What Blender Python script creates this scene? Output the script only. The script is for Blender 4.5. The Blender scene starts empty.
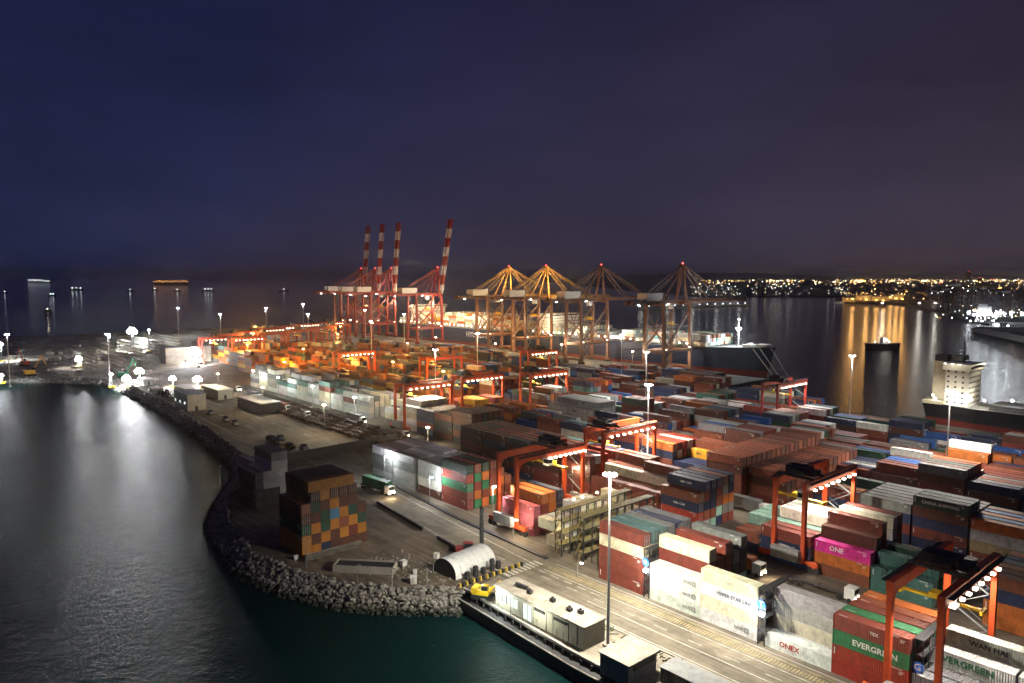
import bpy, math, random, bmesh
from mathutils import Vector, Matrix
from mathutils.bvhtree import BVHTree
R = math.radians
rnd = random.Random(7)
SC = bpy.context.scene
COL = SC.collection
# ------------------------------------------------------------------ frame of the port
H = 67.0
HAZE = 6.5e-5
LK = 0.5      # overall level of the port's lamps
AY = R(41.5)
RZ = AY - math.pi/2            # local x runs along the quays towards the camera side, local y inland to the sea berths
PV = (-math.sin(AY), math.cos(AY)); QV = (math.cos(AY), math.sin(AY))
def W(p, q, z=0.0): return Vector((p*PV[0]+q*QV[0], p*PV[1]+q*QV[1], z))
def PQ(X, Y): return (X*PV[0]+Y*PV[1], X*QV[0]+Y*QV[1])
# ------------------------------------------------------------------ materials
def nodes_of(m):
    m.use_nodes = True; nt = m.node_tree; nt.nodes.clear(); return nt
def paint(name, col, rough=0.6, var=0.25, scale=0.5, metal=0.0, bump=0.0, source=None, ribs=False, spec=0.5, dirt=0.0):
    """procedural paint: base colour (fixed, object colour or colour attribute) varied by noise, dirt streaks and ribs"""
    m = bpy.data.materials.new(name); nt = nodes_of(m); N = nt.nodes; L = nt.links
    out = N.new('ShaderNodeOutputMaterial'); b = N.new('ShaderNodeBsdfPrincipled')
    b.inputs['Roughness'].default_value = rough; b.inputs['Metallic'].default_value = metal
    b.inputs['Specular IOR Level'].default_value = spec
    L.new(b.outputs[0], out.inputs[0])
    if source == 'object':
        c = N.new('ShaderNodeObjectInfo').outputs['Color']
    elif source == 'attr':
        a = N.new('ShaderNodeAttribute'); a.attribute_name = 'Col'; c = a.outputs['Color']
    else:
        r = N.new('ShaderNodeRGB'); r.outputs[0].default_value = (*col, 1); c = r.outputs[0]
    geo = N.new('ShaderNodeNewGeometry')
    no = N.new('ShaderNodeTexNoise'); no.inputs['Scale'].default_value = scale; no.inputs['Detail'].default_value = 6
    no.inputs['Roughness'].default_value = 0.65
    L.new(geo.outputs['Position'], no.inputs['Vector'])
    mr = N.new('ShaderNodeMapRange'); mr.inputs[1].default_value = 0.3; mr.inputs[2].default_value = 0.7
    mr.inputs[3].default_value = 1-var; mr.inputs[4].default_value = 1+var*0.6
    L.new(no.outputs['Fac'], mr.inputs[0])
    mul = N.new('ShaderNodeVectorMath'); mul.operation = 'SCALE'
    L.new(c, mul.inputs[0]); L.new(mr.outputs[0], mul.inputs['Scale'])
    last = mul.outputs[0]
    if dirt > 0:
        d = N.new('ShaderNodeTexNoise'); d.inputs['Scale'].default_value = 1.7; d.inputs['Detail'].default_value = 8; d.inputs['Roughness'].default_value = 0.8
        mp = N.new('ShaderNodeMapping'); mp.inputs['Scale'].default_value = (1.0, 1.0, 0.35)
        L.new(geo.outputs['Position'], mp.inputs[0]); L.new(mp.outputs[0], d.inputs['Vector'])
        r2 = N.new('ShaderNodeMapRange'); r2.inputs[1].default_value = 0.5; r2.inputs[2].default_value = 0.72; r2.inputs[3].default_value = 0; r2.inputs[4].default_value = dirt
        L.new(d.outputs['Fac'], r2.inputs[0])
        mx = N.new('ShaderNodeMix'); mx.data_type = 'RGBA'; mx.inputs['B'].default_value = (0.11, 0.075, 0.05, 1)
        L.new(r2.outputs[0], mx.inputs['Factor']); L.new(last, mx.inputs['A']); last = mx.outputs['Result']
    L.new(last, b.inputs['Base Color'])
    if ribs:
        dp = N.new('ShaderNodeVectorMath'); dp.operation = 'DOT_PRODUCT'; dp.inputs[1].default_value = (PV[0], PV[1], 0)
        L.new(geo.outputs['Position'], dp.inputs[0])
        s = N.new('ShaderNodeMath'); s.operation = 'MULTIPLY'; s.inputs[1].default_value = 2*math.pi/0.36
        L.new(dp.outputs['Value'], s.inputs[0])
        si = N.new('ShaderNodeMath'); si.operation = 'SINE'; L.new(s.outputs[0], si.inputs[0])
        bp = N.new('ShaderNodeBump'); bp.inputs['Strength'].default_value = 0.8; bp.inputs['Distance'].default_value = 0.055
        L.new(si.outputs[0], bp.inputs['Height']); L.new(bp.outputs[0], b.inputs['Normal'])
    elif bump > 0:
        n2 = N.new('ShaderNodeTexNoise'); n2.inputs['Scale'].default_value = scale*6; n2.inputs['Detail'].default_value = 5
        L.new(geo.outputs['Position'], n2.inputs['Vector'])
        bp = N.new('ShaderNodeBump'); bp.inputs['Strength'].default_value = 0.7; bp.inputs['Distance'].default_value = bump
        L.new(n2.outputs['Fac'], bp.inputs['Height']); L.new(bp.outputs[0], b.inputs['Normal'])
    return m
def glow(name, col, strength, attr=False):
    m = bpy.data.materials.new(name); nt = nodes_of(m); N = nt.nodes; L = nt.links
    out = N.new('ShaderNodeOutputMaterial'); e = N.new('ShaderNodeEmission'); e.inputs[1].default_value = strength
    e.inputs[0].default_value = (*col, 1)
    if attr:
        a = N.new('ShaderNodeAttribute'); a.attribute_name = 'Col'; L.new(a.outputs['Color'], e.inputs[0])
    L.new(e.outputs[0], out.inputs[0])
    try: m.cycles.emission_sampling = 'NONE'
    except Exception: pass
    return m
M = dict(
 cont=paint('container_paint', (1,1,1), 0.55, 0.35, 0.7, source='object', ribs=True, dirt=0.55),
 contrim=paint('container_trim_paint', (1,1,1), 0.5, 0.25, 1.5, source='object', dirt=0.3),
 contfar=paint('container_paint_mass', (1,1,1), 0.6, 0.3, 0.3, source='attr', ribs=True, dirt=0.3),
 rod=paint('galvanised', (0.42,0.42,0.40), 0.45, 0.2, 2, metal=0.3),
 orange=paint('crane_orange', (0.62,0.085,0.02), 0.5, 0.3, 0.5, dirt=0.3),
 red=paint('crane_red', (0.30,0.028,0.020), 0.5, 0.3, 0.5, dirt=0.25),
 yellow=paint('crane_yellow', (0.80,0.52,0.02), 0.5, 0.2, 0.8, dirt=0.15),
 sts=paint('quay_crane_paint', (0.17,0.075,0.045), 0.55, 0.35, 0.2, dirt=0.4),
 sts_lit=paint('quay_crane_sodium_lit', (0.50,0.30,0.10), 0.55, 0.3, 0.2, dirt=0.3),  # yellow sodium light put into the paint of apex frames, stays and booms
 white=paint('white_paint', (0.78,0.77,0.73), 0.5, 0.15, 0.6, dirt=0.2),
 dark=paint('dark_steel', (0.035,0.035,0.038), 0.6, 0.4, 0.8),
 grey=paint('grey_steel', (0.28,0.29,0.29), 0.5, 0.3, 0.7, dirt=0.2),
 rubber=paint('rubber', (0.02,0.02,0.02), 0.8, 0.3, 2),
 concrete=paint('concrete', (0.36,0.33,0.28), 0.85, 0.3, 0.15, bump=0.02, dirt=0.3),
 creamw=paint('cream_wall', (0.55,0.50,0.38), 0.7, 0.2, 0.4, dirt=0.3),
 roof=paint('pale_roofing', (0.36,0.325,0.27), 0.75, 0.4, 0.4, dirt=0.6),
 tent=paint('tent_canvas', (0.72,0.73,0.72), 0.6, 0.15, 0.5, dirt=0.15),
 hullblue=paint('hull_blue', (0.018,0.03,0.085), 0.4, 0.3, 0.05, dirt=0.1),
 hullred=paint('hull_red', (0.22,0.03,0.02), 0.6, 0.3, 0.1, dirt=0.2),
 hullblack=paint('hull_black', (0.02,0.02,0.025), 0.5, 0.3, 0.1),
 blue=paint('sign_blue', (0.03,0.16,0.7), 0.4, 0.1, 1),
 rock=paint('rock', (0.23,0.21,0.185), 0.9, 0.65, 0.8, bump=0.05),
 green=paint('machine_green', (0.05,0.28,0.12), 0.5, 0.2, 0.8),
 weed=paint('scrub', (0.06,0.075,0.03), 0.9, 0.4, 0.8),
 glass=paint('window_glass', (0.02,0.025,0.03), 0.1, 0.1, 1),
 lampw=glow('lamp_white', (0.90,0.95,1.0), 60), lampo=glow('lamp_orange', (1.0,0.50,0.12), 40),
 lamps=glow('lamp_small_warm', (1.0,0.78,0.55), 22), lampr=glow('lamp_red', (1.0,0.06,0.05), 14),
 lampsea=glow('offshore_lamp', (0.9,0.95,1.0), 8), lampseao=glow('offshore_lamp_orange', (1.0,0.42,0.10), 6), lampf=glow('floodlight_face', (0.96,0.98,1.0), 160), litwin=glow('lit_window', (0.85,0.95,0.85), 1.3),
 head=glow('headlight', (1.0,0.85,0.6), 30), citylight=glow('city_lamp', (1,1,1), 24, attr=True),
)
def wet_band(m, z0, z1):
    # boulders below the tide line stay dark with weed and wet
    nt=m.node_tree; N=nt.nodes; L=nt.links; b=[n for n in N if n.type=='BSDF_PRINCIPLED'][0]; src=b.inputs['Base Color'].links[0].from_socket
    g=N.new('ShaderNodeNewGeometry'); sp=N.new('ShaderNodeSeparateXYZ'); L.new(g.outputs['Position'],sp.inputs[0])
    r=N.new('ShaderNodeMapRange'); r.inputs[1].default_value=z0; r.inputs[2].default_value=z1; L.new(sp.outputs['Z'],r.inputs[0])
    mx=N.new('ShaderNodeMix'); mx.data_type='RGBA'; mx.inputs['A'].default_value=(0.022,0.026,0.018,1); L.new(src,mx.inputs['B']); L.new(r.outputs[0],mx.inputs['Factor']); L.new(mx.outputs['Result'],b.inputs['Base Color'])
wet_band(M['rock'],-2.4,-1.5)
# ------------------------------------------------------------------ mesh builder
class MB:
    def __init__(s): s.v=[]; s.f=[]; s.mi=[]; s.c=[]
    def add(s, vs, fs, mi=0, col=None):
        o=len(s.v); s.v.extend(vs)
        for f in fs: s.f.append(tuple(i+o for i in f)); s.mi.append(mi); s.c.append(col)
        return s
    def box(s, x0,x1,y0,y1,z0,z1, mi=0, col=None, bottom=True):
        vs=[(x0,y0,z0),(x1,y0,z0),(x1,y1,z0),(x0,y1,z0),(x0,y0,z1),(x1,y0,z1),(x1,y1,z1),(x0,y1,z1)]
        fs=[(4,5,6,7),(0,1,5,4),(1,2,6,5),(2,3,7,6),(3,0,4,7)]
        if bottom: fs.append((3,2,1,0))
        return s.add(vs,fs,mi,col)
    def bar(s, a, b, w, h=None, mi=0, n=4, w2=None):
        h=h or w; a=Vector(a); b=Vector(b); d=(b-a)
        if d.length<1e-6: return s
        d.normalize(); up=Vector((0,0,1)) if abs(d.z)<0.95 else Vector((1,0,0))
        r=d.cross(up).normalized(); u=r.cross(d).normalized()
        k=(w2/w) if w2 else 1
        if n==4: offs=[(-.5,-.5),(.5,-.5),(.5,.5),(-.5,.5)]
        else: offs=[(.5*math.cos(2*math.pi*i/n),.5*math.sin(2*math.pi*i/n)) for i in range(n)]
        vs=[tuple(a+r*(x*w)+u*(y*h)) for x,y in offs]+[tuple(b+r*(x*w*k)+u*(y*h*k)) for x,y in offs]
        fs=[(i,(i+1)%n,n+(i+1)%n,n+i) for i in range(n)]+[tuple(range(n-1,-1,-1)),tuple(range(n,2*n))]
        return s.add(vs,fs,mi)
    def prism(s, pts, z0, z1, mi=0):
        n=len(pts); vs=[(x,y,z0) for x,y in pts]+[(x,y,z1) for x,y in pts]
        fs=[(i,(i+1)%n,n+(i+1)%n,n+i) for i in range(n)]+[tuple(range(n-1,-1,-1)),tuple(range(n,2*n))]
        return s.add(vs,fs,mi)
    def blob(s, c, r, mi=0, col=None, sz=1.0):
        x,y,z=c; vs=[(x+r,y,z),(x-r,y,z),(x,y+r,z),(x,y-r,z),(x,y,z+r*sz),(x,y,z-r*sz)]
        fs=[(0,2,4),(2,1,4),(1,3,4),(3,0,4),(2,0,5),(1,2,5),(3,1,5),(0,3,5)]
        return s.add(vs,fs,mi,col)
    def mesh(s, name, mats):
        me=bpy.data.meshes.new(name); me.from_pydata([tuple(v) for v in s.v],[],s.f)
        for m in (mats if isinstance(mats,(list,tuple)) else [mats]): me.materials.append(m)
        if any(s.mi): me.polygons.foreach_set('material_index', s.mi)
        if any(c is not None for c in s.c):
            at=me.color_attributes.new('Col','FLOAT_COLOR','CORNER'); buf=[]
            for f,c in zip(s.f,s.c):
                buf.extend((*(c or (1,1,1)),1.0)*len(f))
            at.data.foreach_set('color',buf)
        me.update(); return me
    def build(s, name, mats, parent=None, loc=(0,0,0), rot=None):
        o=bpy.data.objects.new(name, s.mesh(name,mats)); COL.objects.link(o); o.location=loc
        if rot is not None: o.rotation_euler=(0,0,rot)
        if parent: o.parent=parent
        return o
def tag(o, label=None, cat=None, group=None, kind=None):
    if label: o['label']=label
    if cat: o['category']=cat
    if group: o['group']=group
    if kind: o['kind']=kind
    return o
def empty(name, loc, rz=RZ):
    o=bpy.data.objects.new(name,None); COL.objects.link(o); o.location=loc; o.rotation_euler=(0,0,rz); o.empty_display_size=0.5; return o
def kids(o): return [c for c in list(COL.objects) if c.parent is o]
KIDS={}
def copy_tree(o, tree, parent=None):
    c=o.copy(); COL.objects.link(c)
    if parent: c.parent=parent
    for ch,sub in tree: copy_tree(ch, sub, c)
    return c
def tree_of(o):
    return [(c, tree_of(c)) for c in kids(o)]
def text(body, size, parent, loc, mat, rot=(math.pi/2,0,0), bold=0.02, name='lettering', width=None):
    cu=bpy.data.curves.new(name,'FONT'); cu.body=body; cu.size=size; cu.align_x='CENTER'; cu.align_y='CENTER'; cu.offset=bold
    cu.extrude=0.004; cu.resolution_u=2
    if width: cu.space_character=width
    cu.materials.append(mat)
    t=bpy.data.objects.new('tmp_text',cu); COL.objects.link(t); bpy.context.view_layer.update()
    me=bpy.data.meshes.new_from_object(t.evaluated_get(bpy.context.evaluated_depsgraph_get())); me.name=name
    if not me.materials: me.materials.append(mat)
    bpy.data.objects.remove(t); bpy.data.curves.remove(cu)
    o=bpy.data.objects.new(name,me); COL.objects.link(o); o.parent=parent; o.location=loc; o.rotation_euler=rot; return o
def light(p, q, z, watts, col=(1,0.97,0.92), r=0.6, spot=None, name='lamp_light', parent=None, loc=None, tilt=None):
    d=bpy.data.lights.new(name,'SPOT' if spot else 'POINT'); d.energy=watts*LK; d.color=col; d.shadow_soft_size=r
    if spot: d.spot_size=R(spot); d.spot_blend=0.35
    o=bpy.data.objects.new(name,d); COL.objects.link(o)
    if parent: o.parent=parent; o.location=loc
    else: o.location=W(p,q,z)
    if tilt: o.rotation_euler=tilt
    return o
# ------------------------------------------------------------------ camera, world
SC.view_settings.view_transform='Standard'; SC.view_settings.look='None'; SC.view_settings.exposure=0; SC.view_settings.gamma=1
SC.view_settings.use_curve_mapping=False
cam=bpy.data.cameras.new('camera'); co=bpy.data.objects.new('camera',cam); COL.objects.link(co)
cam.sensor_width=36; cam.lens=738/1024*36; cam.clip_start=1; cam.clip_end=80000
co.location=(0,0,H); co.rotation_euler=(math.pi/2-math.atan((341.5-276)/738),0,0); SC.camera=co
SC.cycles.use_denoising=True; SC.cycles.sample_clamp_indirect=4; SC.cycles.sample_clamp_direct=0
SC.cycles.max_bounces=4; SC.cycles.diffuse_bounces=2; SC.cycles.glossy_bounces=2; SC.cycles.transmission_bounces=2; SC.cycles.volume_bounces=0
SC.cycles.caustics_reflective=False; SC.cycles.caustics_refractive=False
try: SC.cycles.use_light_tree=True
except Exception: pass
w=bpy.data.worlds.new('World'); SC.world=w; nt=nodes_of(w); N=nt.nodes; L=nt.links
sky=N.new('ShaderNodeTexSky'); sky.sky_type='NISHITA'; sky.sun_disc=False; sky.sun_elevation=R(-6); sky.sun_rotation=R(60)
b1=N.new('ShaderNodeBackground'); L.new(sky.outputs[0],b1.inputs[0]); b1.inputs[1].default_value=0.05
tc=N.new('ShaderNodeTexCoord'); sp=N.new('ShaderNodeSeparateXYZ'); L.new(tc.outputs['Generated'],sp.inputs[0])
def mrange(src,a,b,c,d,clamp=True):
    m=N.new('ShaderNodeMapRange'); m.clamp=clamp
    for i,v in zip((1,2,3,4),(a,b,c,d)): m.inputs[i].default_value=v
    L.new(src,m.inputs[0]); return m.outputs[0]
def mixc(f,A,B):
    m=N.new('ShaderNodeMix'); m.data_type='RGBA'
    for k,v in (('Factor',f),('A',A),('B',B)):
        if isinstance(v,(tuple,float)): m.inputs[k].default_value=v
        else: L.new(v,m.inputs[k])
    return m.outputs['Result']
zf=mrange(sp.outputs['Z'],0.0,0.42,0,1)
xf=mrange(sp.outputs['X'],-0.35,0.62,0,1)
top=mixc(xf,(0.0082,0.0105,0.0410,1),(0.0165,0.0135,0.0330,1))
low=mixc(xf,(0.0190,0.0250,0.0700,1),(0.0640,0.0470,0.0660,1))
pw=N.new('ShaderNodeMath'); pw.operation='POWER'; pw.inputs[1].default_value=0.6; L.new(zf,pw.inputs[0])
c1=mixc(pw.outputs[0],low,top)
cn=N.new('ShaderNodeTexNoise'); cn.inputs['Scale'].default_value=2.2; cn.inputs['Detail'].default_value=5; cn.inputs['Roughness'].default_value=0.55
mp=N.new('ShaderNodeMapping'); mp.inputs['Scale'].default_value=(1,1,3.2); L.new(tc.outputs['Generated'],mp.inputs[0]); L.new(mp.outputs[0],cn.inputs['Vector'])
cl=mrange(cn.outputs['Fac'],0.32,0.70,0.80,1.25)
vm=N.new('ShaderNodeVectorMath'); vm.operation='SCALE'; L.new(c1,vm.inputs[0]); L.new(cl,vm.inputs['Scale'])
b2=N.new('ShaderNodeBackground'); L.new(vm.outputs[0],b2.inputs[0]); b2.inputs[1].default_value=1.06
ad=N.new('ShaderNodeAddShader'); L.new(b1.outputs[0],ad.inputs[0]); L.new(b2.outputs[0],ad.inputs[1])
wo=N.new('ShaderNodeOutputWorld'); L.new(ad.outputs[0],wo.inputs[0])
# ------------------------------------------------------------------ water
def water_mat():
    m=bpy.data.materials.new('sea_water'); nt=nodes_of(m); N=nt.nodes; L=nt.links
    out=N.new('ShaderNodeOutputMaterial'); b=N.new('ShaderNodeBsdfPrincipled'); L.new(b.outputs[0],out.inputs[0])
    b.inputs['Base Color'].default_value=(0.0018,0.014,0.0135,1); b.inputs['Roughness'].default_value=0.07; b.inputs['IOR'].default_value=1.33; b.inputs['Specular IOR Level'].default_value=0.13
    g=N.new('ShaderNodeNewGeometry')
    prev=None
    for sc_,dist,st in ((2.0,0.13,1.0),(0.5,0.34,0.85),(0.07,0.8,0.35)):
        n=N.new('ShaderNodeTexNoise'); n.inputs['Scale'].default_value=sc_; n.inputs['Detail'].default_value=4; n.inputs['Roughness'].default_value=0.6
        L.new(g.outputs['Position'],n.inputs['Vector'])
        bp=N.new('ShaderNodeBump'); bp.inputs['Strength'].default_value=st; bp.inputs['Distance'].default_value=dist
        L.new(n.outputs['Fac'],bp.inputs['Height'])
        if prev: L.new(prev,bp.inputs['Normal'])
        prev=bp.outputs[0]
    L.new(prev,b.inputs['Normal']); return m
mw=water_mat()
ZW=-3.0
mb=MB(); S=60000; mb.add([(-S,-2000,ZW),(S,-2000,ZW),(S,S,ZW),(-S,S,ZW)],[(0,1,2,3)])
tag(mb.build('sea',mw),'dark harbour water',None,None,'structure')
# ------------------------------------------------------------------ land
def ground_mat(name,c1,c2,scale,rough=0.85,spec=0.35):
    m=bpy.data.materials.new(name); nt=nodes_of(m); N=nt.nodes; L=nt.links
    out=N.new('ShaderNodeOutputMaterial'); b=N.new('ShaderNodeBsdfPrincipled'); L.new(b.outputs[0],out.inputs[0])
    g=N.new('ShaderNodeNewGeometry')
    mp=N.new('ShaderNodeMapping'); mp.vector_type='POINT'; mp.inputs['Rotation'].default_value=(0,0,-RZ); mp.inputs['Scale'].default_value=(1,1,1)
    L.new(g.outputs['Position'],mp.inputs[0])
    st=N.new('ShaderNodeMapping'); st.inputs['Scale'].default_value=(0.12,1.6,1); L.new(mp.outputs[0],st.inputs[0])
    n1=N.new('ShaderNodeTexNoise'); n1.inputs['Scale'].default_value=scale; n1.inputs['Detail'].default_value=8; n1.inputs['Roughness'].default_value=0.7
    L.new(g.outputs['Position'],n1.inputs['Vector'])
    n2=N.new('ShaderNodeTexNoise'); n2.inputs['Scale'].default_value=0.55; n2.inputs['Detail'].default_value=4
    L.new(st.outputs[0],n2.inputs['Vector'])
    a=N.new('ShaderNodeMath'); a.operation='ADD'; L.new(n1.outputs['Fac'],a.inputs[0]); L.new(n2.outputs['Fac'],a.inputs[1])
    r=N.new('ShaderNodeMapRange'); r.inputs[1].default_value=0.80; r.inputs[2].default_value=1.20; L.new(a.outputs[0],r.inputs[0])
    mx=N.new('ShaderNodeMix'); mx.data_type='RGBA'; mx.inputs['A'].default_value=(*c1,1); mx.inputs['B'].default_value=(*c2,1)
    L.new(r.outputs[0],mx.inputs['Factor'])
    n3=N.new('ShaderNodeTexNoise'); n3.inputs['Scale'].default_value=0.33; n3.inputs['Detail'].default_value=7; n3.inputs['Roughness'].default_value=0.75; L.new(st.outputs[0],n3.inputs['Vector'])
    n4=N.new('ShaderNodeTexVoronoi'); n4.inputs['Scale'].default_value=0.045; n4.distance='CHEBYCHEV'; L.new(mp.outputs[0],n4.inputs['Vector'])
    r3=N.new('ShaderNodeMapRange'); r3.inputs[1].default_value=0.54; r3.inputs[2].default_value=0.66; r3.inputs[4].default_value=0.55; L.new(n3.outputs['Fac'],r3.inputs[0])
    m3=N.new('ShaderNodeMix'); m3.data_type='RGBA'; m3.inputs['B'].default_value=(c1[0]*.35,c1[1]*.34,c1[2]*.33,1); L.new(mx.outputs['Result'],m3.inputs['A']); L.new(r3.outputs[0],m3.inputs['Factor'])
    sx=N.new('ShaderNodeSeparateColor'); L.new(n4.outputs['Color'],sx.inputs[0]); r4=N.new('ShaderNodeMapRange'); r4.inputs[3].default_value=0.72; r4.inputs[4].default_value=1.2; L.new(sx.outputs[0],r4.inputs[0])
    v4=N.new('ShaderNodeVectorMath'); v4.operation='SCALE'; L.new(m3.outputs['Result'],v4.inputs[0]); L.new(r4.outputs[0],v4.inputs['Scale']); L.new(v4.outputs[0],b.inputs['Base Color'])
    b.inputs['Roughness'].default_value=rough; b.inputs['Specular IOR Level'].default_value=spec
    return m
m_yard=ground_mat('yard_asphalt',(0.060,0.055,0.048),(0.15,0.13,0.105),0.08)
m_conc=ground_mat('concrete_paving',(0.20,0.175,0.135),(0.36,0.32,0.25),0.25)
m_road=ground_mat('road_asphalt',(0.15,0.13,0.10),(0.27,0.235,0.175),0.3)
m_lot=ground_mat('lot_surface',(0.11,0.085,0.06),(0.22,0.17,0.12),0.1)
m_apron=ground_mat('quay_apron_concrete',(0.13,0.105,0.08),(0.24,0.20,0.15),0.1)
land_pts=[(-60,92),(86,92),(121.5,93.9),(119.6,92.5),(130,83.3),(138.3,76.5),(155,69.8),(170,67.6),(183,69.2),(198,71.5),(210,75.6),(225,83),(238,91),(248,97),(269,104),(300,108),(332,112),(380,116),(426,119),(525,121),(540,106),(583,69),(640,10),(760,-160),(1100,-500),(1180,-300),(985,112),(955,207),(950,443),(248,443),(248,363),(-60,363)]
mb=MB(); xy=[tuple(W(p,q))[:2] for p,q in land_pts]
mb.prism(xy[::-1],-6,0); tag(mb.build('ground',m_yard),'port ground',None,None,'structure')
def sheet(name,pts,z,mat,label=None):
    m=MB(); v=[tuple(W(p,q,z)) for p,q in pts]; 
    # orient upward
    a=sum((v[i][0]*v[(i+1)%len(v)][1]-v[(i+1)%len(v)][0]*v[i][1]) for i in range(len(v)))
    if a<0: v=v[::-1]
    m.add(v,[tuple(range(len(v)))]); return tag(m.build(name,mat),label,None,None,'structure')
def quad(p0,p1,q0,q1): return [(p0,q0),(p1,q0),(p1,q1),(p0,q1)]
# road along the yard, from the right edge of the frame to the bend by the rail lines
road_pts=[(-60,104.5),(120,104.5),(160,109),(200,113),(250,119),(330,126),(420,132),(500,150),(500,165),(420,150),(330,146),(250,140),(200,124.5),(160,119.5),(-60,118.0)]
sheet('road',road_pts,0.004,m_road)
sheet('pavement',[(-60,92.4),(86,92.4),(120.5,94.2),(122,104.2),(-60,104.2)],0.006,m_conc)
sheet('yard_lane_paving',[(-60,118.3),(160,119.8),(200,124.8),(215,126.5),(215,200),(-60,200)],0.003,m_apron)
sheet('peninsula_surface',[(122,95),(131,84.5),(139,78),(155,71.5),(170,69.4),(183,71),(198,73.2),(210,77.4),(225,85),(238,93),(248,99),(255,119),(200,112.6),(160,108.6),(122,104)],0.004,m_lot)
sheet('parking_ground',[(256,120),(300,112),(332,115),(380,119),(426,122),(470,124),(470,160),(256,160)],0.0035,m_lot)
sheet('site_lit_paving',[(528,123),(542,110),(585,74),(640,20),(760,-140),(1000,-300),(970,110),(950,440),(720,440),(700,215),(560,175)],0.004,m_conc)  # pale sheet added to make the floodlit site ground brighter
sheet('quay_apron',quad(250,700,403,442),0.004,m_yard)
sheet('quay_apron',quad(-60,246,330,362),0.004,m_yard)
m_line=paint('road_line_paint',(0.62,0.60,0.52),0.7,0.45,0.6)
m_yline=paint('yellow_line_paint',(0.42,0.34,0.16),0.75,0.5,0.6)
mb=MB()
def mark(mb,p0,q0,p1,q1,w,z=0.012):
    a=W(p0,q0,z);b=W(p1,q1,z);d=(b-a).normalized();n=Vector((-d.y,d.x,0))*w/2
    mb.add([tuple(a-n),tuple(b-n),tuple(b+n),tuple(a+n)],[(0,1,2,3)])
for k in range(46):
    p=-20+k*3.9
    if k%2==0 and p<140: mark(mb,p,111.2,p+3.0,111.2,0.16)
mark(mb,-60,105.3,120,105.3,0.2); mark(mb,120,105.3,160,110,0.2)
mark(mb,-60,114.2,118,114.2,0.2); mark(mb,122,114.6,165,118.6,0.2); mark(mb,165,118.6,215,124,0.2)
mark(mb,-60,109.3,100,109.3,0.18)
for k in range(9): mark(mb,120.2,105.8+k*1.25,123.2,105.8+k*1.25,0.55)
for k in range(5): mark(mb,100+k*4,113,102.4+k*4,113,0.22)
# parking bays of the lorry park
for k in range(9):
    p=285+k*17
    for q in (128,139,150): mark(mb,p,q,p+6,q,0.35)
mark(mb,300,116,440,122,0.2)
tag(mb.build('road_markings',m_line),None,None,None,'structure')
mb=MB()
for k in range(230):
    p=-10+k*0.62
    if p>118: break
    mark(mb,p,115.1,p+0.01,116.5,0.30)
    mb.v[-4:]=[tuple(W(a,b,0.012)) for a,b in ((p,115.0),(p,116.6),(p+.3,116.6),(p+.3,115.0))]
mark(mb,-20,117.3,118,117.3,0.25)
tag(mb.build('yellow_road_markings',m_yline),None,None,None,'structure')
# kerbs
def kerb(pts,w=0.45,h=0.14,name='kerb',mat=M['concrete']):
    mb=MB()
    for (a,b),(c,d) in zip(pts,pts[1:]): mb.bar(W(a,b,h/2),W(c,d,h/2),w,h)
    o=mb.build(name,mat); return tag(o,None,None,None,'structure')
kerb([(-60,118.2),(118,118.2)],0.5,0.15); kerb([(122,119),(160,121.0),(200,125.6),(214,127)],1.1,0.35,mat=M['dark'])
kerb([(-60,104.35),(118,104.35)],0.5,0.15)
for a,b in (((140,106.4),(150,107.4)),((158,108.2),(186,111.4))):
    mb=MB(); mb.bar(W(a[0],a[1],0.45),W(b[0],b[1],0.45),0.5,0.9)
    tag(mb.build('concrete_barrier',M['dark']),'low dark concrete barrier, %s'%('short piece near the white tent' if a[0]<150 else 'long piece on the road edge beside the lit lorry'),'barrier')
# quay wall face and lower fender ledge
mb=MB()
mb.bar(W(-60,91.7,0.25),W(86,91.7,0.25),0.6,0.5); mb.bar(W(86,91.7,0.25),W(121.5,93.6,0.25),0.6,0.5)
tag(mb.build('quay_wall',M['concrete']),'pale concrete coping along the near quay edge','quay wall',None,'structure')
mb=MB(); 
for (a,b,c,d) in ((-60,90.4,86,90.4),(86,90.4,121,92.2)):
    mb.bar(W(a,b,-2.0),W(c,d,-2.0),2.4,2.2)
f=mb.build('fender_ledge',M['dark']); tag(f,'dark lower ledge with fender beams under the quay edge','quay ledge')
mb=MB(); mb.bar(W(-60,89.3,-0.7),W(86,89.3,-0.7),0.28,0.28,n=8); mb.bar(W(86,89.3,-0.7),W(121,91.1,-0.7),0.28,0.28,n=8); mb.build('pipe',M['concrete'],f)
fm0=None
for k in range(56):
    p=-16+k*2.4; qq=90.9 if p<86 else 90.9+(p-86)*0.052
    if fm0 is None: mb=MB(); mb.box(0,.35,0,.35,-2.6,0); fm0=mb.mesh('fender',M['rubber'])
    o=bpy.data.objects.new('fender',fm0); COL.objects.link(o); o.parent=f; o.location=W(p,qq,0); o.rotation_euler=(0,0,RZ)
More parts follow.
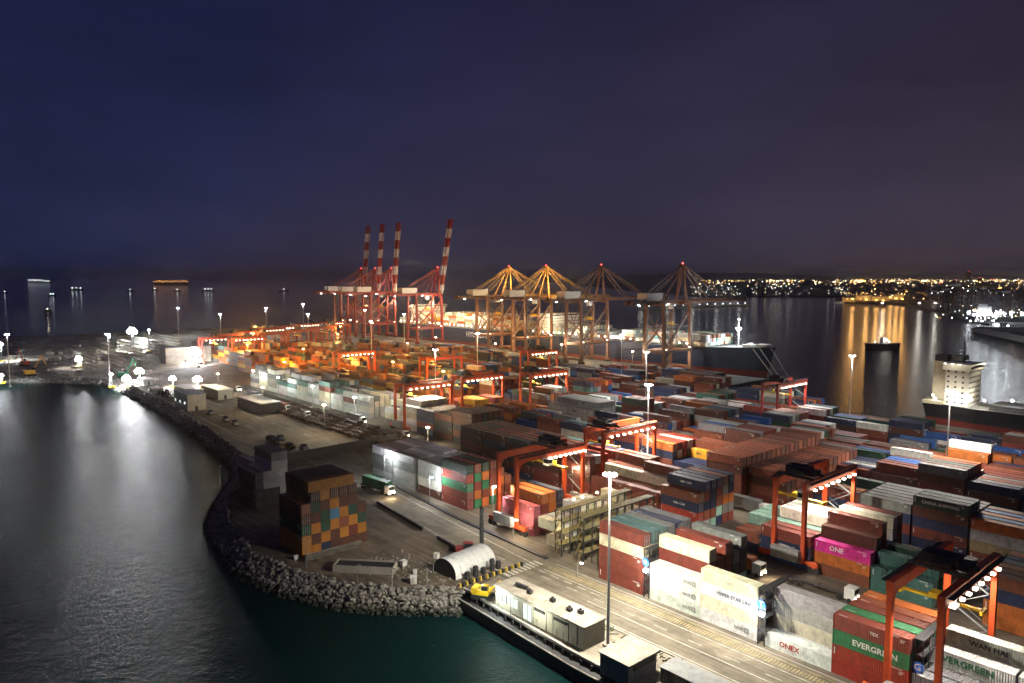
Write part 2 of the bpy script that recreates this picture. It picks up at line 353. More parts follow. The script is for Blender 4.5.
# rock revetment (uncountable boulders)
shore=[(121.0,93.0),(130,83.3),(138.3,76.5),(155,69.8),(170,67.6),(183,69.2),(198,71.5),(210,75.6),(225,83),(238,91),(248,97),(269,104),(300,108),(332,112),(380,116),(426,119),(525,121),(583,69),(640,10)]
mb=MB()
def rock(c,r):
    n=len(mb.v); vs=[]
    t=(1+5**.5)/2
    ico=[(-1,t,0),(1,t,0),(-1,-t,0),(1,-t,0),(0,-1,t),(0,1,t),(0,-1,-t),(0,1,-t),(t,0,-1),(t,0,1),(-t,0,-1),(-t,0,1)]
    fs=[(0,11,5),(0,5,1),(0,1,7),(0,7,10),(0,10,11),(1,5,9),(5,11,4),(11,10,2),(10,7,6),(7,1,8),(3,9,4),(3,4,2),(3,2,6),(3,6,8),(3,8,9),(4,9,5),(2,4,11),(6,2,10),(8,6,7),(9,8,1)]
    a=rnd.random()*6.28; ca,sa=math.cos(a),math.sin(a); sx,sy,sz=r*rnd.uniform(.7,1.2)/1.9,r*rnd.uniform(.6,1)/1.9,r*rnd.uniform(.45,.8)/1.9
    for x,y,z in ico:
        k=rnd.uniform(.8,1.15); x,y,z=x*sx*k,y*sy*k,z*sz*k
        vs.append((c[0]+x*ca-y*sa,c[1]+x*sa+y*ca,c[2]+z))
    mb.add(vs,fs)
def outward(a,b,c,d):
    ln=math.hypot(c-a,d-b); nx,ny=(d-b)/ln,-(c-a)/ln; mx_,my_=(a+c)/2,(b+d)/2
    ref=(max(mx_+30,200),135) if mx_<500 else (720,170)
    if nx*(ref[0]-mx_)+ny*(ref[1]-my_)>0: nx,ny=-nx,-ny
    return ln,(c-a)/ln,(d-b)/ln,nx,ny
for (a,b),(c,d) in zip(shore,shore[1:]):
    ln,dx,dy,nx,ny=outward(a,b,c,d)
    far=a>330; dens=(0.7 if far else 4.6 if a<200 else 2.8); n=int(ln*7*dens)
    for i in range(n):
        t=rnd.random(); u=rnd.random()*6.4-0.6
        z=0.25-u*0.62+rnd.uniform(-.15,.25)
        rock(W(a+dx*ln*t+nx*u,b+dy*ln*t+ny*u,z),(.30+.62*rnd.random()**2.0)*(2.2 if far else 1))
tag(mb.build('revetment_rocks',M['rock']),'loose grey armour boulders sloping from the shore into the water','rocks',None,'stuff')
mb=MB(); nrm=[outward(a,b,c,d)[3:] for (a,b),(c,d) in zip(shore,shore[1:])]
vn=[]
for i in range(len(shore)):
    ns=nrm[max(0,i-1):i+1]; x=sum(n[0] for n in ns)/len(ns); y=sum(n[1] for n in ns)/len(ns); l=math.hypot(x,y); vn.append((x/l,y/l))
vs=[]
for (p,q),(x,y) in zip(shore,vn): vs+= [tuple(W(p-x*.3,q-y*.3,-0.05)),tuple(W(p+x*7,q+y*7,-4.6))]
mb.add(vs,[(2*i,2*i+2,2*i+3,2*i+1) for i in range(len(shore)-1)])
tag(mb.build('bank',M['rock']),None,None,None,'structure')
# ------------------------------------------------------------------ containers
CL=12.19; CW=2.44; CH=2.6
PAL=dict(
 maroon=((0.20,0.040,0.026),'maroon'), brown=((0.25,0.075,0.040),'rust brown'), dkbrown=((0.115,0.040,0.026),'dark brown'), red=((0.42,0.045,0.025),'red'),
 orange=((0.55,0.15,0.030),'orange'), yellow=((0.80,0.42,0.03),'yellow'), navy=((0.016,0.028,0.080),'navy blue'), blue=((0.022,0.10,0.34),'bright blue'),
 ltblue=((0.10,0.28,0.50),'light blue'), grey=((0.20,0.205,0.20),'grey'), ltgrey=((0.44,0.44,0.42),'light grey'), white=((0.80,0.80,0.76),'white'), cream=((0.72,0.67,0.50),'cream'),
 green=((0.025,0.17,0.07),'green'), dkgreen=((0.02,0.07,0.045),'dark green'), teal=((0.07,0.17,0.16),'teal'), mint=((0.30,0.50,0.40),'mint green'),
 magenta=((0.72,0.03,0.28),'magenta'), pink=((0.50,0.12,0.15),'dusty pink'), black=((0.03,0.035,0.04),'near-black'), sand=((0.42,0.32,0.18),'sand coloured'))
MIX=dict(
 warm=['maroon']*6+['brown']*6+['dkbrown']*5+['orange']*4+['navy']*3+['grey']*2+['cream']*3+['dkgreen']+['teal']*2+['red']*2+['white']+['blue'],
 dark=['maroon']*6+['dkbrown']*5+['brown']*4+['navy']*3+['dkgreen']*3+['grey']*3+['ltgrey']*2+['orange']*2+['sand']+['blue']*2+['white'],
 white=['white']*7+['ltgrey']*6+['grey']*3+['cream']*2+['teal']+['maroon'],
 orange=['orange']*7+['brown']*4+['yellow']*3+['maroon']*3+['teal']+['grey'],
 edge=['dkbrown']*5+['maroon']*4+['dkgreen']*4+['white']*4+['navy']*3+['blue']*3+['orange']+['brown']*2+['grey'],
)
CONT=[]   # dict p,q(front-left-low corner: low p, low q), tier, colour, bay, row, block
def stack(block,bay,row,p,q,cols,half=0):
    for t,c in enumerate(cols):
        CONT.append(dict(p=p,q=q,t=t,c=c,n=len(cols),block=block,bay=bay,row=row,text=None,half=half))
# block table: name, q0, rows, low-p of each bay, palette, tier range
def bays(lo,hi,step=12.85): 
    o=[];x=lo
    while x<hi: o.append(x); x+=step
    return o
BL=[]
def blk(key,phrase,q0,rows,lows,mix,tmin=3,tmax=5,empty=0.06,seed=1): BL.append((key,phrase,q0,rows,lows,mix,tmin,tmax,empty,seed))
R1=[-9,3.7,16.4,29.0,41.7,53.9,67.8,80.1,94.2]
blk('R1','roadside block',120,6,R1,'warm',4,4,0,1)
blk('M1','block under the gantry beyond the racks',127,6,[135.2,163.0,175.5,189.6,202.4],'white',4,5,0,2)
RR=[-8,5,17.7,30.4,51.5,64.0,77.3,90.2]
blk('R2','second block from the road',159,6,RR,'warm',3,5,0.05,3)
blk('M2','second block beyond the racks',161,6,[108.6,121.4,134,146.8,159.6,172.4,185.2,198],'warm',4,5,0.03,4)
RS=bays(-10,110)
blk('R3','third block from the road',193,6,[-10,3,17,30,43,55.8,68.5,81.3],'dark',3,5,0.04,5)
blk('M3','third block beyond the racks',194,6,[106.9,116.1,128.3,141.0,153.8,166.6,179.4,192.2,205],'warm',4,5,0.03,6)
blk('R4','fourth block from the road',228,6,bays(3,240),'dark',3,5,0.04,7)
blk('R5','fifth block from the road',254,6,bays(8,240),'dark',2,5,0.05,8)
blk('R6','sixth block from the road',279,6,bays(5,245),'dark',2,4,0.06,9)
blk('R7','seventh block from the road',303,5,bays(2,245),'edge',3,4,0.05,10)
blk('R8','last block before the right-hand quay',322,1,bays(20,160),'edge',2,3,0.3,11)
blk('M8','block by the berth corner',332,6,bays(165,245),'warm',3,5,0.05,12)
blk('M9','block behind the berth corner',366,6,[251],'warm',3,4,0.0,13)
blk('M10','stacks under the near quay crane',384,6,bays(251,330),'warm',2,3,0.05,23)
blk('L1','front block of the left yard',177,6,bays(224,440),'white',4,5,0.04,14)
blk('L2','second block of the left yard',208,6,bays(222,590),'orange',3,5,0.08,15)
blk('L3','third block of the left yard',243,6,bays(250,600),'warm',3,5,0.08,16)
blk('L4','fourth block of the left yard',276,6,bays(252,600),'warm',2,5,0.10,17)
blk('L5','fifth block of the left yard',311,6,bays(252,600),'warm',2,4,0.12,18)
blk('L6','block nearest the quay cranes',346,6,bays(264,600),'dark',2,4,0.1,19)
blk('L7','low stacks beside the quay cranes',378,5,bays(342,600),'warm',1,3,0.25,20)
blk('L8','far stacks of the left yard',200,6,bays(470,520),'orange',2,4,0.1,21)
OV={}
def ov(key,p,row,cols,**k): OV[(key,p,row)]=(cols,k)
c=lambda s:s.split()
# roadside stacks
for r,s in enumerate(('maroon maroon maroon cream maroon','maroon maroon brown cream teal','grey brown maroon mint teal','navy maroon grey grey grey','maroon navy brown navy navy','maroon grey teal green grey')): ov('R1',94.2,r,c(s))
for r,s in enumerate(('white white white','white cream white maroon cream','maroon maroon maroon maroon','grey teal maroon maroon maroon','maroon maroon black grey','blue mint black black grey')): ov('R1',80.1,r,c(s))
for r,s in enumerate(('white cream white cream','maroon maroon white','','','','')): ov('R1',67.8,r,c(s))
for r,s in enumerate(('white','white cream ltgrey ltgrey','cream','','','')): ov('R1',53.9,r,c(s))
for r,s in enumerate(('red red green maroon','maroon maroon brown green','brown green maroon maroon','brown green green brown','dkgreen teal brown orange','brown maroon')): ov('R1',41.7,r,c(s))
for r,s in enumerate(('grey grey','grey grey','white white white','','','white white white')): ov('R1',29.0,r,c(s))
for r,s in enumerate(('grey grey','grey','grey white white','','ltgrey','white white white')): ov('R1',16.4,r,c(s))
for r,s in enumerate(('pink pink pink','pink pink maroon orange','brown brown orange orange','navy maroon navy navy','','')): ov('M1',135.2,r,c(s))
for r,s in enumerate(('maroon maroon green red dkgreen','green orange maroon green brown','orange maroon green orange dkgreen','green orange brown maroon brown','maroon brown orange brown','brown maroon brown')): ov('M1',163.0,r,c(s))
for k,p in enumerate((175.5,189.6,202.4)):
    for r in range(6):
        ov('M1',p,r,['dkbrown' if r==0 and k==0 else 'ltgrey']+[rnd.choice(['ltgrey','white','ltgrey','grey']) for _ in range(3)])
for r in range(6): ov('R2',90.2,r,c('navy brown' if r<2 else 'ltgrey teal mint'),half=1)
for r,s in enumerate(('brown orange magenta','brown navy dkbrown dkbrown','maroon brown maroon maroon maroon','navy cream','ltgrey maroon navy ltgrey cream','maroon navy dkbrown maroon maroon')): ov('R2',64.0,r,c(s))
for r,s in enumerate(('blue navy maroon','navy teal maroon','brown mint mint','maroon mint teal cream','green green ltblue ltgrey','orange orange orange cream')): ov('R2',77.3,r,c(s))
for r,s in enumerate(('teal teal','teal dkgreen teal','dkgreen teal','maroon dkgreen dkgreen','ltgrey maroon','brown maroon')): ov('R2',51.5,r,c(s))
for r,s in enumerate(('maroon red navy brown','ltgrey brown navy maroon navy','mint brown navy navy navy','navy mint brown maroon navy','maroon grey orange grey brown','maroon grey orange navy navy')): ov('M2',108.6,r,c(s))
for r,s in enumerate(('cream maroon maroon','maroon maroon brown','maroon maroon maroon cream','maroon brown maroon maroon brown','brown maroon grey maroon','navy brown maroon brown')): ov('M2',121.4,r,c(s))
for r,s in enumerate(('brown maroon maroon','cream maroon brown','maroon brown brown cream','brown maroon maroon brown','maroon brown brown brown brown','brown brown maroon brown brown')): ov('M2',134,r,c(s))
for r in range(6): ov('M3',116.1,r,c('maroon brown brown dkbrown brown')); ov('R3',55.8,r,c('navy maroon navy dkbrown dkgreen') if r<3 else c('maroon navy dkbrown dkbrown'))
for r in range(6): ov('M3',106.9,r,[])
for r in range(6): ov('R4',93,r,[])
for r in range(6): ov('M3',128.3,r,c('brown maroon brown orange %s'%('brown' if r!=1 else 'brown')) if r>3 else c('maroon navy orange yellow' if r==3 else 'brown navy navy' ))
for r in range(6): ov('R3',68.5,r,c('navy maroon navy grey') if r<4 else c('maroon dkbrown navy grey'))
ov('R4',3+12.85*6,3,c('maroon navy blue blue')); ov('R4',3+12.85*6,4,c('maroon navy blue blue'))
ov('R5',8+12.85*5,4,c('navy brown brown orange')); ov('R5',8+12.85*5,5,c('navy maroon brown orange white'))
ov('R5',8+12.85*6,0,c('maroon dkbrown dkbrown white')); ov('R5',8+12.85*4,0,c('maroon navy blue orange')); ov('R5',8+12.85*4,3,c('maroon navy blue blue'))
for p,cs in ((198,'dkbrown black maroon dkbrown black'),(185.2,'maroon black dkbrown navy dkbrown'),(172.4,'navy dkbrown maroon black maroon')):
    for r in range(6): ov('M2',p,r,[rnd.choice(c(cs)) for _ in range(5)])
for b in range(3):
    for r in range(6): ov('L1',bays(224,440)[b],r,[rnd.choice(c('black navy dkbrown dkbrown black maroon')) for _ in range(4 if b else 5)])
for p in (bays(3,240)[16],bays(3,240)[17]):
    for r in range(6): ov('R4',p,r,c('ltgrey white ltgrey ltgrey') if r<2 else c('ltgrey white ltgrey white ltgrey'))
for b in (8,9):
    for r in range(6): ov('R4',bays(3,240)[b],r,[])
TX=[('R4',bays(3,240)[16],0,3,'MSC','navy',1.1,-2.5),('R4',bays(3,240)[16],2,4,'MSC','navy',1.1,-2.5),('R1',80.1,0,0,'onit@','grey',1.25,3.6),('R1',80.1,0,1,'onit@','grey',1.25,3.6),('R1',80.1,0,2,'onit@','grey',1.25,3.6),('R1',67.8,0,0,'onit@','grey',1.25,3.0),
 ('R1',67.8,0,2,'HYPER STAR LINE','navy',0.95,1.2),('R1',67.8,0,3,'ox','grey',0.8,0),('R1',53.9,0,0,'ONEX','red',1.35,-1.5),('R1',53.9,1,3,'OOCL','grey',0.8,0.5),('R1',41.7,0,2,'EVERGREEN','white',1.35,0.8),
 ('R1',41.7,0,3,'TEX','white',0.75,0.6),('R1',29.0,2,2,'EVERGREEN','green',1.5,-0.6),('R1',29.0,5,2,'WAN HAI','black',1.25,0.2),('R2',64.0,0,2,'ONE','white',1.5,-1.2),
 ('M2',108.6,1,4,'CMA CGM','white',0.8,0),('M2',108.6,0,2,'CMA CGM','white',0.8,0),('R3',55.8,0,4,'CHINA SHIPPING','white',1.1,0),('M3',128.3,3,3,'MSC','navy',1.1,-2.5),('R2',77.3,0,0,'SHIPPING','white',1.2,0),('R2',77.3,0,1,'SHIPPING','white',1.2,0),
 ('R4',3+12.85*6,3,3,'','white',1,0)]
TXK={(a,b,r,t):(s,col,sz,off) for a,b,r,t,s,col,sz,off in TX if s}
PHR={}
for key,phrase,q0,rows,lows,mix,tmin,tmax,emp,seed in BL:
    PHR[key]=phrase; rr=random.Random(seed*31)
    for bi,p in enumerate(lows):
        base=rr.randint(tmin,tmax); hole=rr.random()<emp; fav=rr.choice(MIX[mix])
        for r in range(rows):
            if (key,p,r) in OV:
                cols,k=OV[(key,p,r)]; stack(key,bi,r,p,q0+2.88*r,cols,k.get('half',0)); continue
            n=base-(1 if rr.random()<.25 else 0)-(1 if rr.random()<.08 else 0)
            if hole: n=rr.choice([0,0,1])
            cols=[(fav if rr.random()<.25 else rr.choice(MIX[mix])) for _ in range(max(0,n))]
            stack(key,bi,r,p,q0+2.88*r,cols)
for p,bi,r0 in ((116.1,1,6),(103.2,12,1)):
    for r in range(r0,17): stack('M3',bi,r,p,194+2.88*r,c(rr.choice(['maroon brown brown dkbrown brown','maroon maroon brown brown brown','maroon brown dkbrown brown dkbrown']))[:5 if p>110 else 4])
# waterside heap on the point: ends facing the camera
def heap(key,phrase,q0,p0,rows_cols,perp=False):
    PHR[key]=phrase
    for (bay,r,cols) in rows_cols: stack(key,bay,r,p0+bay*12.6,q0+2.50*r,cols)
PAL['amber']=((0.52,0.20,0.025),'amber')
heap('H1','checkered heap on the point',75.6,160.8,[
 (0,0,c('amber amber dkgreen dkbrown brown')),(0,1,c('amber dkbrown amber dkbrown dkgreen dkbrown')),(0,2,c('navy amber dkgreen dkgreen dkbrown amber')),
 (0,3,c('dkbrown dkbrown amber ltblue amber dkbrown')),(0,4,c('dkbrown amber brown amber dkbrown dkbrown')),(0,5,c('dkbrown maroon amber dkgreen dkbrown dkbrown')),
 (0,6,c('dkbrown amber dkgreen dkbrown')),
 (1,3,c('black black brown brown dkbrown')),(1,4,c('brown maroon brown brown brown')),(1,5,c('brown maroon brown brown brown')),(1,6,c('brown dkbrown dkgreen dkgreen'))])
heap('H2','blue-grey reefer heap by the seawall',82.5,205,[
 (0,0,c('black black navy navy')),(0,1,c('black black ltgrey ltgrey')),(0,2,c('black black ltgrey ltgrey ltgrey grey')),(0,3,c('black ltgrey ltgrey ltgrey ltgrey grey')),(0,4,c('black ltgrey ltgrey')),
 (1,2,c('navy navy ltgrey ltgrey')),(1,3,c('black navy grey grey'))])
PHR['X']='roadside'
# --------- visibility: which containers show most from the camera
def halfL(d): return 6.06 if d['half'] else CL
vs=[];fs=[];own=[]
for i,d in enumerate(CONT):
    p0,p1=d['p'],d['p']+halfL(d); q0,q1=d['q'],d['q']+CW; z0=d['t']*CH; z1=z0+CH; o=len(vs)
    for z in (z0,z1):
        for a,b in ((p0,q0),(p1,q0),(p1,q1),(p0,q1)): vs.append(W(a,b,z))
    for f in ((0,1,2,3),(4,5,6,7),(0,1,5,4),(1,2,6,5),(2,3,7,6),(3,0,4,7)): fs.append([o+k for k in f]); own.append(i)
bvh=BVHTree.FromPolygons(vs,fs,all_triangles=False)
th=math.atan((341.5-276)/738); eye=Vector((0,0,H)); hits={}
for yy in range(330,683,2):
    for xx in range(1,1024,2):
        a=(xx-512)/738; b=-(yy-341.5)/738
        d=Vector((a,math.cos(th)+b*math.sin(th),-math.sin(th)+b*math.cos(th))).normalized()
        r=bvh.ray_cast(eye,d)
        if r[2] is not None: hits[own[r[2]]]=hits.get(own[r[2]],0)+1
rank=sorted(hits,key=lambda i:-hits[i])
ind=set(rank[:298])
for i,d in enumerate(CONT):
    if (d['block'],d['p'],d['row'],d['t']) in TXK and hits.get(i,0)>0: ind.add(i)
while len(ind)>299:
    low=min((i for i in ind if (CONT[i]['block'],CONT[i]['p'],CONT[i]['row'],CONT[i]['t']) not in TXK),key=lambda i:hits.get(i,0)); ind.discard(low)
print('containers',len(CONT),'visible',len(hits),'cut at',hits[rank[min(297,len(rank)-1)]])
# --------- one container with its parts
def cont_meshes(Ln,marks=0):
    mb=MB(); w=CW; h=CH-0.07; t=0.14
    mb.box(0.06,Ln-0.06,0.05,w-0.05,0.14,h-0.05)                       # wall and roof shell
    for x0,x1 in ((0,t),(Ln-t,Ln)):
        for y0,y1 in ((0,t),(w-t,w)): mb.box(x0,x1,y0,y1,0,h,mi=1)      # corner posts
    for y0,y1 in ((0,0.09),(w-0.09,w)):
        mb.box(t+.002,Ln-t-.002,y0,y1,0.02,0.16,mi=1); mb.box(t+.002,Ln-t-.002,y0,y1,h-0.11,h,mi=1)
    for x0,x1 in ((0,0.1),(Ln-0.1,Ln)):
        mb.box(x0,x1,t+.002,w-t-.002,0.01,0.15,mi=1); mb.box(x0,x1,t+.002,w-t-.002,h-0.12,h-.002,mi=1)
    if marks:
        for k in range(7 if marks==1 else 4): mb.box(Ln-2.6+k*.24,Ln-2.44+k*.24,0.02,0.046,2.22,2.38,mi=2)
        for k in range(3): mb.box(Ln-1.5,Ln-.7-k*.15,0.02,0.046,1.9-k*.2,1.98-k*.2,mi=2)
        if marks==1: mb.box(.35,.5,0.02,0.046,.9,2.1,mi=2)
        for k in range(6): mb.box(.7+k*.26,.86+k*.26,0.4,.6,h-.049,h-.04,mi=2)
    body=mb.mesh('shipping_container',[M['cont'],M['contrim'],M['white']])
    d=MB(); d.box(-0.03,0.03,0.01,1.05,0.17,h-0.14)
    for y in (0.28,0.78):
        d.bar((0.055,y,0.12),(0.055,y,h-0.1),0.05,mi=1); d.box(0.04,0.09,y-0.14,y+0.14,1.0,1.07,mi=1)
    door=d.mesh('door',[M['contrim'],M['rod']])
    return body,door
MESH={0:cont_meshes(CL),1:cont_meshes(6.06)}
MARKED=[cont_meshes(CL,1)[0],cont_meshes(CL,2)[0],MESH[0][0]]
ORD=['first','second','third','fourth','fifth','sixth','seventh','eighth','ninth','tenth','eleventh','twelfth','thirteenth','fourteenth','fifteenth','sixteenth','seventeenth','eighteenth','nineteenth','twentieth']
mtx={}
def colour(cn,i,v=0.14):
    b=PAL[cn][0]; r=random.Random(i*7+3); k=1+r.uniform(-v,v)
    return tuple(max(0,x*k*(1+r.uniform(-.06,.06))) for x in b)
def tmat(cn):
    if cn not in mtx: mtx[cn]=paint('lettering_'+cn,PAL[cn][0],0.6,0.15,1)
    return mtx[cn]
for i in sorted(ind):
    d=CONT[i]; hl=halfL(d)
    o=bpy.data.objects.new('shipping_container',MESH[1][0] if d['half'] else MARKED[(i*5)%3]); COL.objects.link(o)
    # local x=0 is the high-p end; the door end is the low-p end
    o.location=W(d['p']+hl,d['q'],d['t']*CH+0.01); o.rotation_euler=(0,0,RZ)
    col=colour(d['c'],i); o.color=(*col,1)
    tier=('topmost' if d['t']==d['n']-1 and d['n']>1 else 'ground-level' if d['t']==0 else ORD[d['t']]+'-tier')
    row='front row' if d['row']==0 else ORD[d['row']]+' row'
    lab='%s %s container, %s, %s bay, %s'%(tier,PAL[d['c']][1],row,ORD[d['bay']],PHR[d['block']])
    key=(d['block'],d['p'],d['row'],d['t'])
    if key in TXK: lab='%s %s container lettered %s, %s, bay %s, %s'%(tier,PAL[d['c']][1],TXK[key][0],row,ORD[d['bay']],PHR[d['block']])
    lab=lab.replace(', bay ',', bay ')
    if len(lab.split())>16: lab=lab.replace(', bay '+ORD[d['bay']],'')
    tag(o,lab,'shipping container','containers stacked in the yard')
    o['words']=len(lab.split())
    del o['words']
    for s in (0,1):
        dd=bpy.data.objects.new('door',MESH[d['half']][1]); COL.objects.link(dd); dd.parent=o; dd.color=(*col,1)
        dd.location=(hl+0.0,0.16+s*1.06,0)
    if key in TXK:
        s,cn,sz,off=TXK[key]
        text(s,sz,o,(hl/2+off,-0.012,1.32),tmat(cn),bold=0.03 if sz>1 else 0.015)
for k in range(5):     # cross-laid top layer of the checkered heap
    o=bpy.data.objects.new('shipping_container',MESH[0][0]); COL.objects.link(o); o.location=W(160.6+k*2.52,77.4,6*CH+.02); o.rotation_euler=(0,0,RZ+math.pi/2)
    cn='amber' if k==0 else 'dkbrown'; col=colour(cn,k+50); o.color=(*col,1)
    tag(o,'%s container laid crosswise on top of the checkered heap, %s from the front'%(PAL[cn][1],ORD[k]),'shipping container','containers laid across the checkered heap')
    for s in (0,1):
        dd=bpy.data.objects.new('door',MESH[0][1]); COL.objects.link(dd); dd.parent=o; dd.color=(*col,1); dd.location=(CL,0.16+s*1.06,0)
# --------- all the smaller or hidden ones as one mass
mb=MB()
def massbox(p0,p1,q0,q1,z0,z1,col,mbx):
    vs=[tuple(W(a,b,z)) for z in (z0,z1) for a,b in ((p0,q0),(p1,q0),(p1,q1),(p0,q1))]
    mbx.add(vs,[(7,6,5,4),(0,4,5,1),(1,5,6,2),(2,6,7,3),(3,7,4,0),(0,1,2,3)],0,col)
for i,d in enumerate(CONT):
    if i in ind: continue
    massbox(d['p'],d['p']+halfL(d),d['q'],d['q']+CW,d['t']*CH+0.01,d['t']*CH+CH-0.07,colour(d['c'],i),mb)
MASS=mb
# ------------------------------------------------------------------ rubber tyred yard gantries
SPAN=25.0
def make_rtg(col,scol,lit):
    root=empty('yard_gantry_crane',(0,0,0))
    S=SPAN/2; X=3.6; HT=20.6
    for sy in (-S,S):
        mb=MB(); mb.box(-7.2,7.2,sy-0.45,sy+0.45,1.5,2.5); mb.box(-7.2,-5.2,sy-.3,sy+.3,0.9,1.5); mb.box(5.2,7.2,sy-.3,sy+.3,0.9,1.5)
        sill=mb.build('sill_beam',M[col],root)
        for x in (-6.9,-5.5,5.5,6.9):
            mb=MB(); mb.bar((x,sy-.32,0.75),(x,sy+.32,0.75),1.5,1.5,n=14); mb.build('wheel',M['rubber'],sill)
        for x in (-X,X):
            mb=MB(); w=0.95
            mb.box(x-.42,x+.42,sy-.5,sy+.5,2.5,18.6); mb.build('leg',M[col],root)
        mb=MB(); mb.box(-X+.42,X-.42,sy-.35,sy+.35,3.4,4.1); mb.build('leg_brace',M[col],root)
    for x in (-X,X):
        mb=MB(); mb.box(x-.55,x+.55,-S-.5,S+.5,18.62,20.3)
        for sgn in (-1,1):   # curved knee between leg and girder
            for k in range(4):
                a0=k*math.pi/8;a1=(k+1)*math.pi/8; cy=sgn*(S-.5-2.2); cz=18.62-2.2
                mb.bar((x,cy+sgn*2.2*math.cos(a0)*1.0,cz+2.2*math.sin(a0)),(x,cy+sgn*2.2*math.cos(a1),cz+2.2*math.sin(a1)),0.6,0.5)
        g=mb.build('girder',M[col],root)
        mb=MB(); oy=1.1 if x>0 else -1.1
        mb.box(x+oy-.45,x+oy+.45,-S,S,20.0,20.06)
        for k in range(13): mb.bar((x+oy*1.35,-S+k*2.08,20.06),(x+oy*1.35,-S+k*2.08,21.1),0.06)
        mb.bar((x+oy*1.35,-S,21.1),(x+oy*1.35,S,21.1),0.06); mb.bar((x+oy*1.35,-S,20.6),(x+oy*1.35,S,20.6),0.05)
        mb.build('walkway',M['dark'],g)
        if lit and x>0:
            for k in range(8):
                mb=MB(); yy=-1+k*1.9 if lit==1 else -S+3+k*2.9; mb.box(x+.6,x+1.15,yy-.34,yy+.34,18.1,18.45); mb.build('girder_lamp',M['lamps'],root)
    t=MB(); t.box(-X-.9,X+.9,-2.6,-2.0,20.6,21.2); t.box(-X-.9,X+.9,2.0,2.6,20.6,21.2); t.box(-2.8,2.4,-1.7,1.7,21.2,22.9); t.box(-1,1.8,-2.5,2.5,21.3,22.0)
    t.bar((-2.2,0,22.9),(1.8,0,22.9),1.0,n=10); t.box(2.6,4.2,-1.5,1.6,21.2,22.3)
    for a in ((-X,-2.6),(X,-2.6),(-X,2.6),(X,2.6)): t.bar((a[0],a[1],21.2),(a[0],a[1],22.3),0.08)
    t.bar((-X,-2.6,22.3),(X,-2.6,22.3),0.07); t.bar((-X,2.6,22.3),(X,2.6,22.3),0.07)
    tr=t.build('trolley',M['dark'],root)
    mb=MB(); mb.box(1.4,3.3,-3.9,-2.0,15.9,18.2,0); mb.box(1.5,3.31,-3.92,-2.1,16.5,17.6,1); mb.build('operator_cabin',[M['white'],M['glass']],tr)
    sp=MB(); sp.box(-6.0,6.0,-.35,.35,15.1,15.5); sp.box(-6.1,-5.7,-1.2,1.2,14.9,15.5); sp.box(5.7,6.1,-1.2,1.2,14.9,15.5); sp.box(-1.6,1.6,-1.0,1.0,15.5,16.3)
    s=sp.build('spreader',M['yellow'],tr)
    mb=MB()
    for a in (-1.4,1.4):
        for b in (-.9,.9): mb.bar((a,b,16.2),(a*1.6,b*1.6,20.6),0.06)
    mb.build('hoist_ropes',M['rubber'],s)
    mb=MB(); mb.box(-3.4,3.4,-S-2.0,-S-.5,2.0,4.6); mb.box(-2.2,-0.6,-S-2.02,-S-1.9,2.3,4.0); mb.build('power_pack',M['grey'],root)
    mb=MB(); mb.box(-1.8,1.8,S+.5,S+1.9,2.4,5.0); mb.build('electrical_house',M['grey'],root)
    mb=MB(); z=2.6; k=0
    while z<19:
        x0,x1=(-X+.6,X-1.0) if k%2==0 else (X-1.0,-X+.6); mb.bar((x0,S+.9,z),(x1,S+.9,z+3.3),0.5,0.12); mb.bar((x0,S+1.2,z+1),(x1,S+1.2,z+4.3),0.05); z+=3.3;k+=1
    mb.build('stairs',M['grey'],root)
    return root
rtg_protos={}
RTGS=[ # p,q,colour,spreader,lit,trolley shift,label,power,light colour
 (143.2,137.6,'orange','y',1,3.0,'orange-red gantry crane straddling the pink and orange stacks beside the road',5,(1,.75,.45)),
 (40.0,129.0,'orange','y',2,-1.5,'orange gantry crane over the green EVERGREEN containers, nearest the viewer',7,(1,.9,.78)),
 (82,170.5,'orange','y',2,-8.0,'orange-red gantry crane with a lamp-lined girder behind the magenta ONE container',7,(1,.92,.8)),
 (149.7,178.5,'orange','y',2,-8.5,'orange-red gantry crane behind the roadside one, its lamps above the pale brown roofs',7,(1,.85,.7)),
 (165,309.5,'red','y',2,-7.0,'red gantry crane by the water near the bow of the dark blue ship',5,(1,.85,.75)),
 (269,185.5,'orange','y',2,-8.0,'orange gantry crane at the front of the left yard over orange boxes and racks',6,(1,.85,.6)),
 (261,252,'orange','y',2,-9.0,'orange gantry crane over brown stacks in the middle of the yard',6,(1,.85,.7)),
 (337,321,'orange','y',2,0,'orange gantry crane in front of the quay crane legs',5,(1,.8,.7)),
 (272,219,'orange','y',2,-9.0,'orange gantry crane between the front of the left yard and the middle one',5,(1,.85,.7)),
 (409,230,'orange','y',2,-3,'orange gantry crane in the sodium-lit part of the left yard',6,(1,.6,.25)),
]
far=[(560,222),(600,222),(622,250),(590,255),(640,275),(605,288),(660,300),(625,318),(680,330),(645,345),(690,362),(350,254),(575,205)]
DESC=['nearest the white warehouse','beside the white warehouse, one back','second row of the far bunch, left','second row of the far bunch, middle','third row of the far bunch, left','third row of the far bunch, right','fourth row of the far bunch, left','fourth row of the far bunch, right','fifth row of the far bunch, left','fifth row of the far bunch, right','hindmost of the far bunch before the raised quay cranes','over the rust coloured stacks in the middle of the left yard','at the landward end of the far bunch by the bright floodlight']
for i,((p,q),ds) in enumerate(zip(far,DESC)):
    RTGS.append((p,q,'red' if i!=11 else 'orange','y',2 if i%2==0 else 0,rnd.uniform(-7,7),'red gantry crane parked '+ds if i!=11 else 'orange gantry crane '+ds,4 if i%2==0 else 0,(1,.7,.45) if i%3 else (1,.95,.9)))
first=True
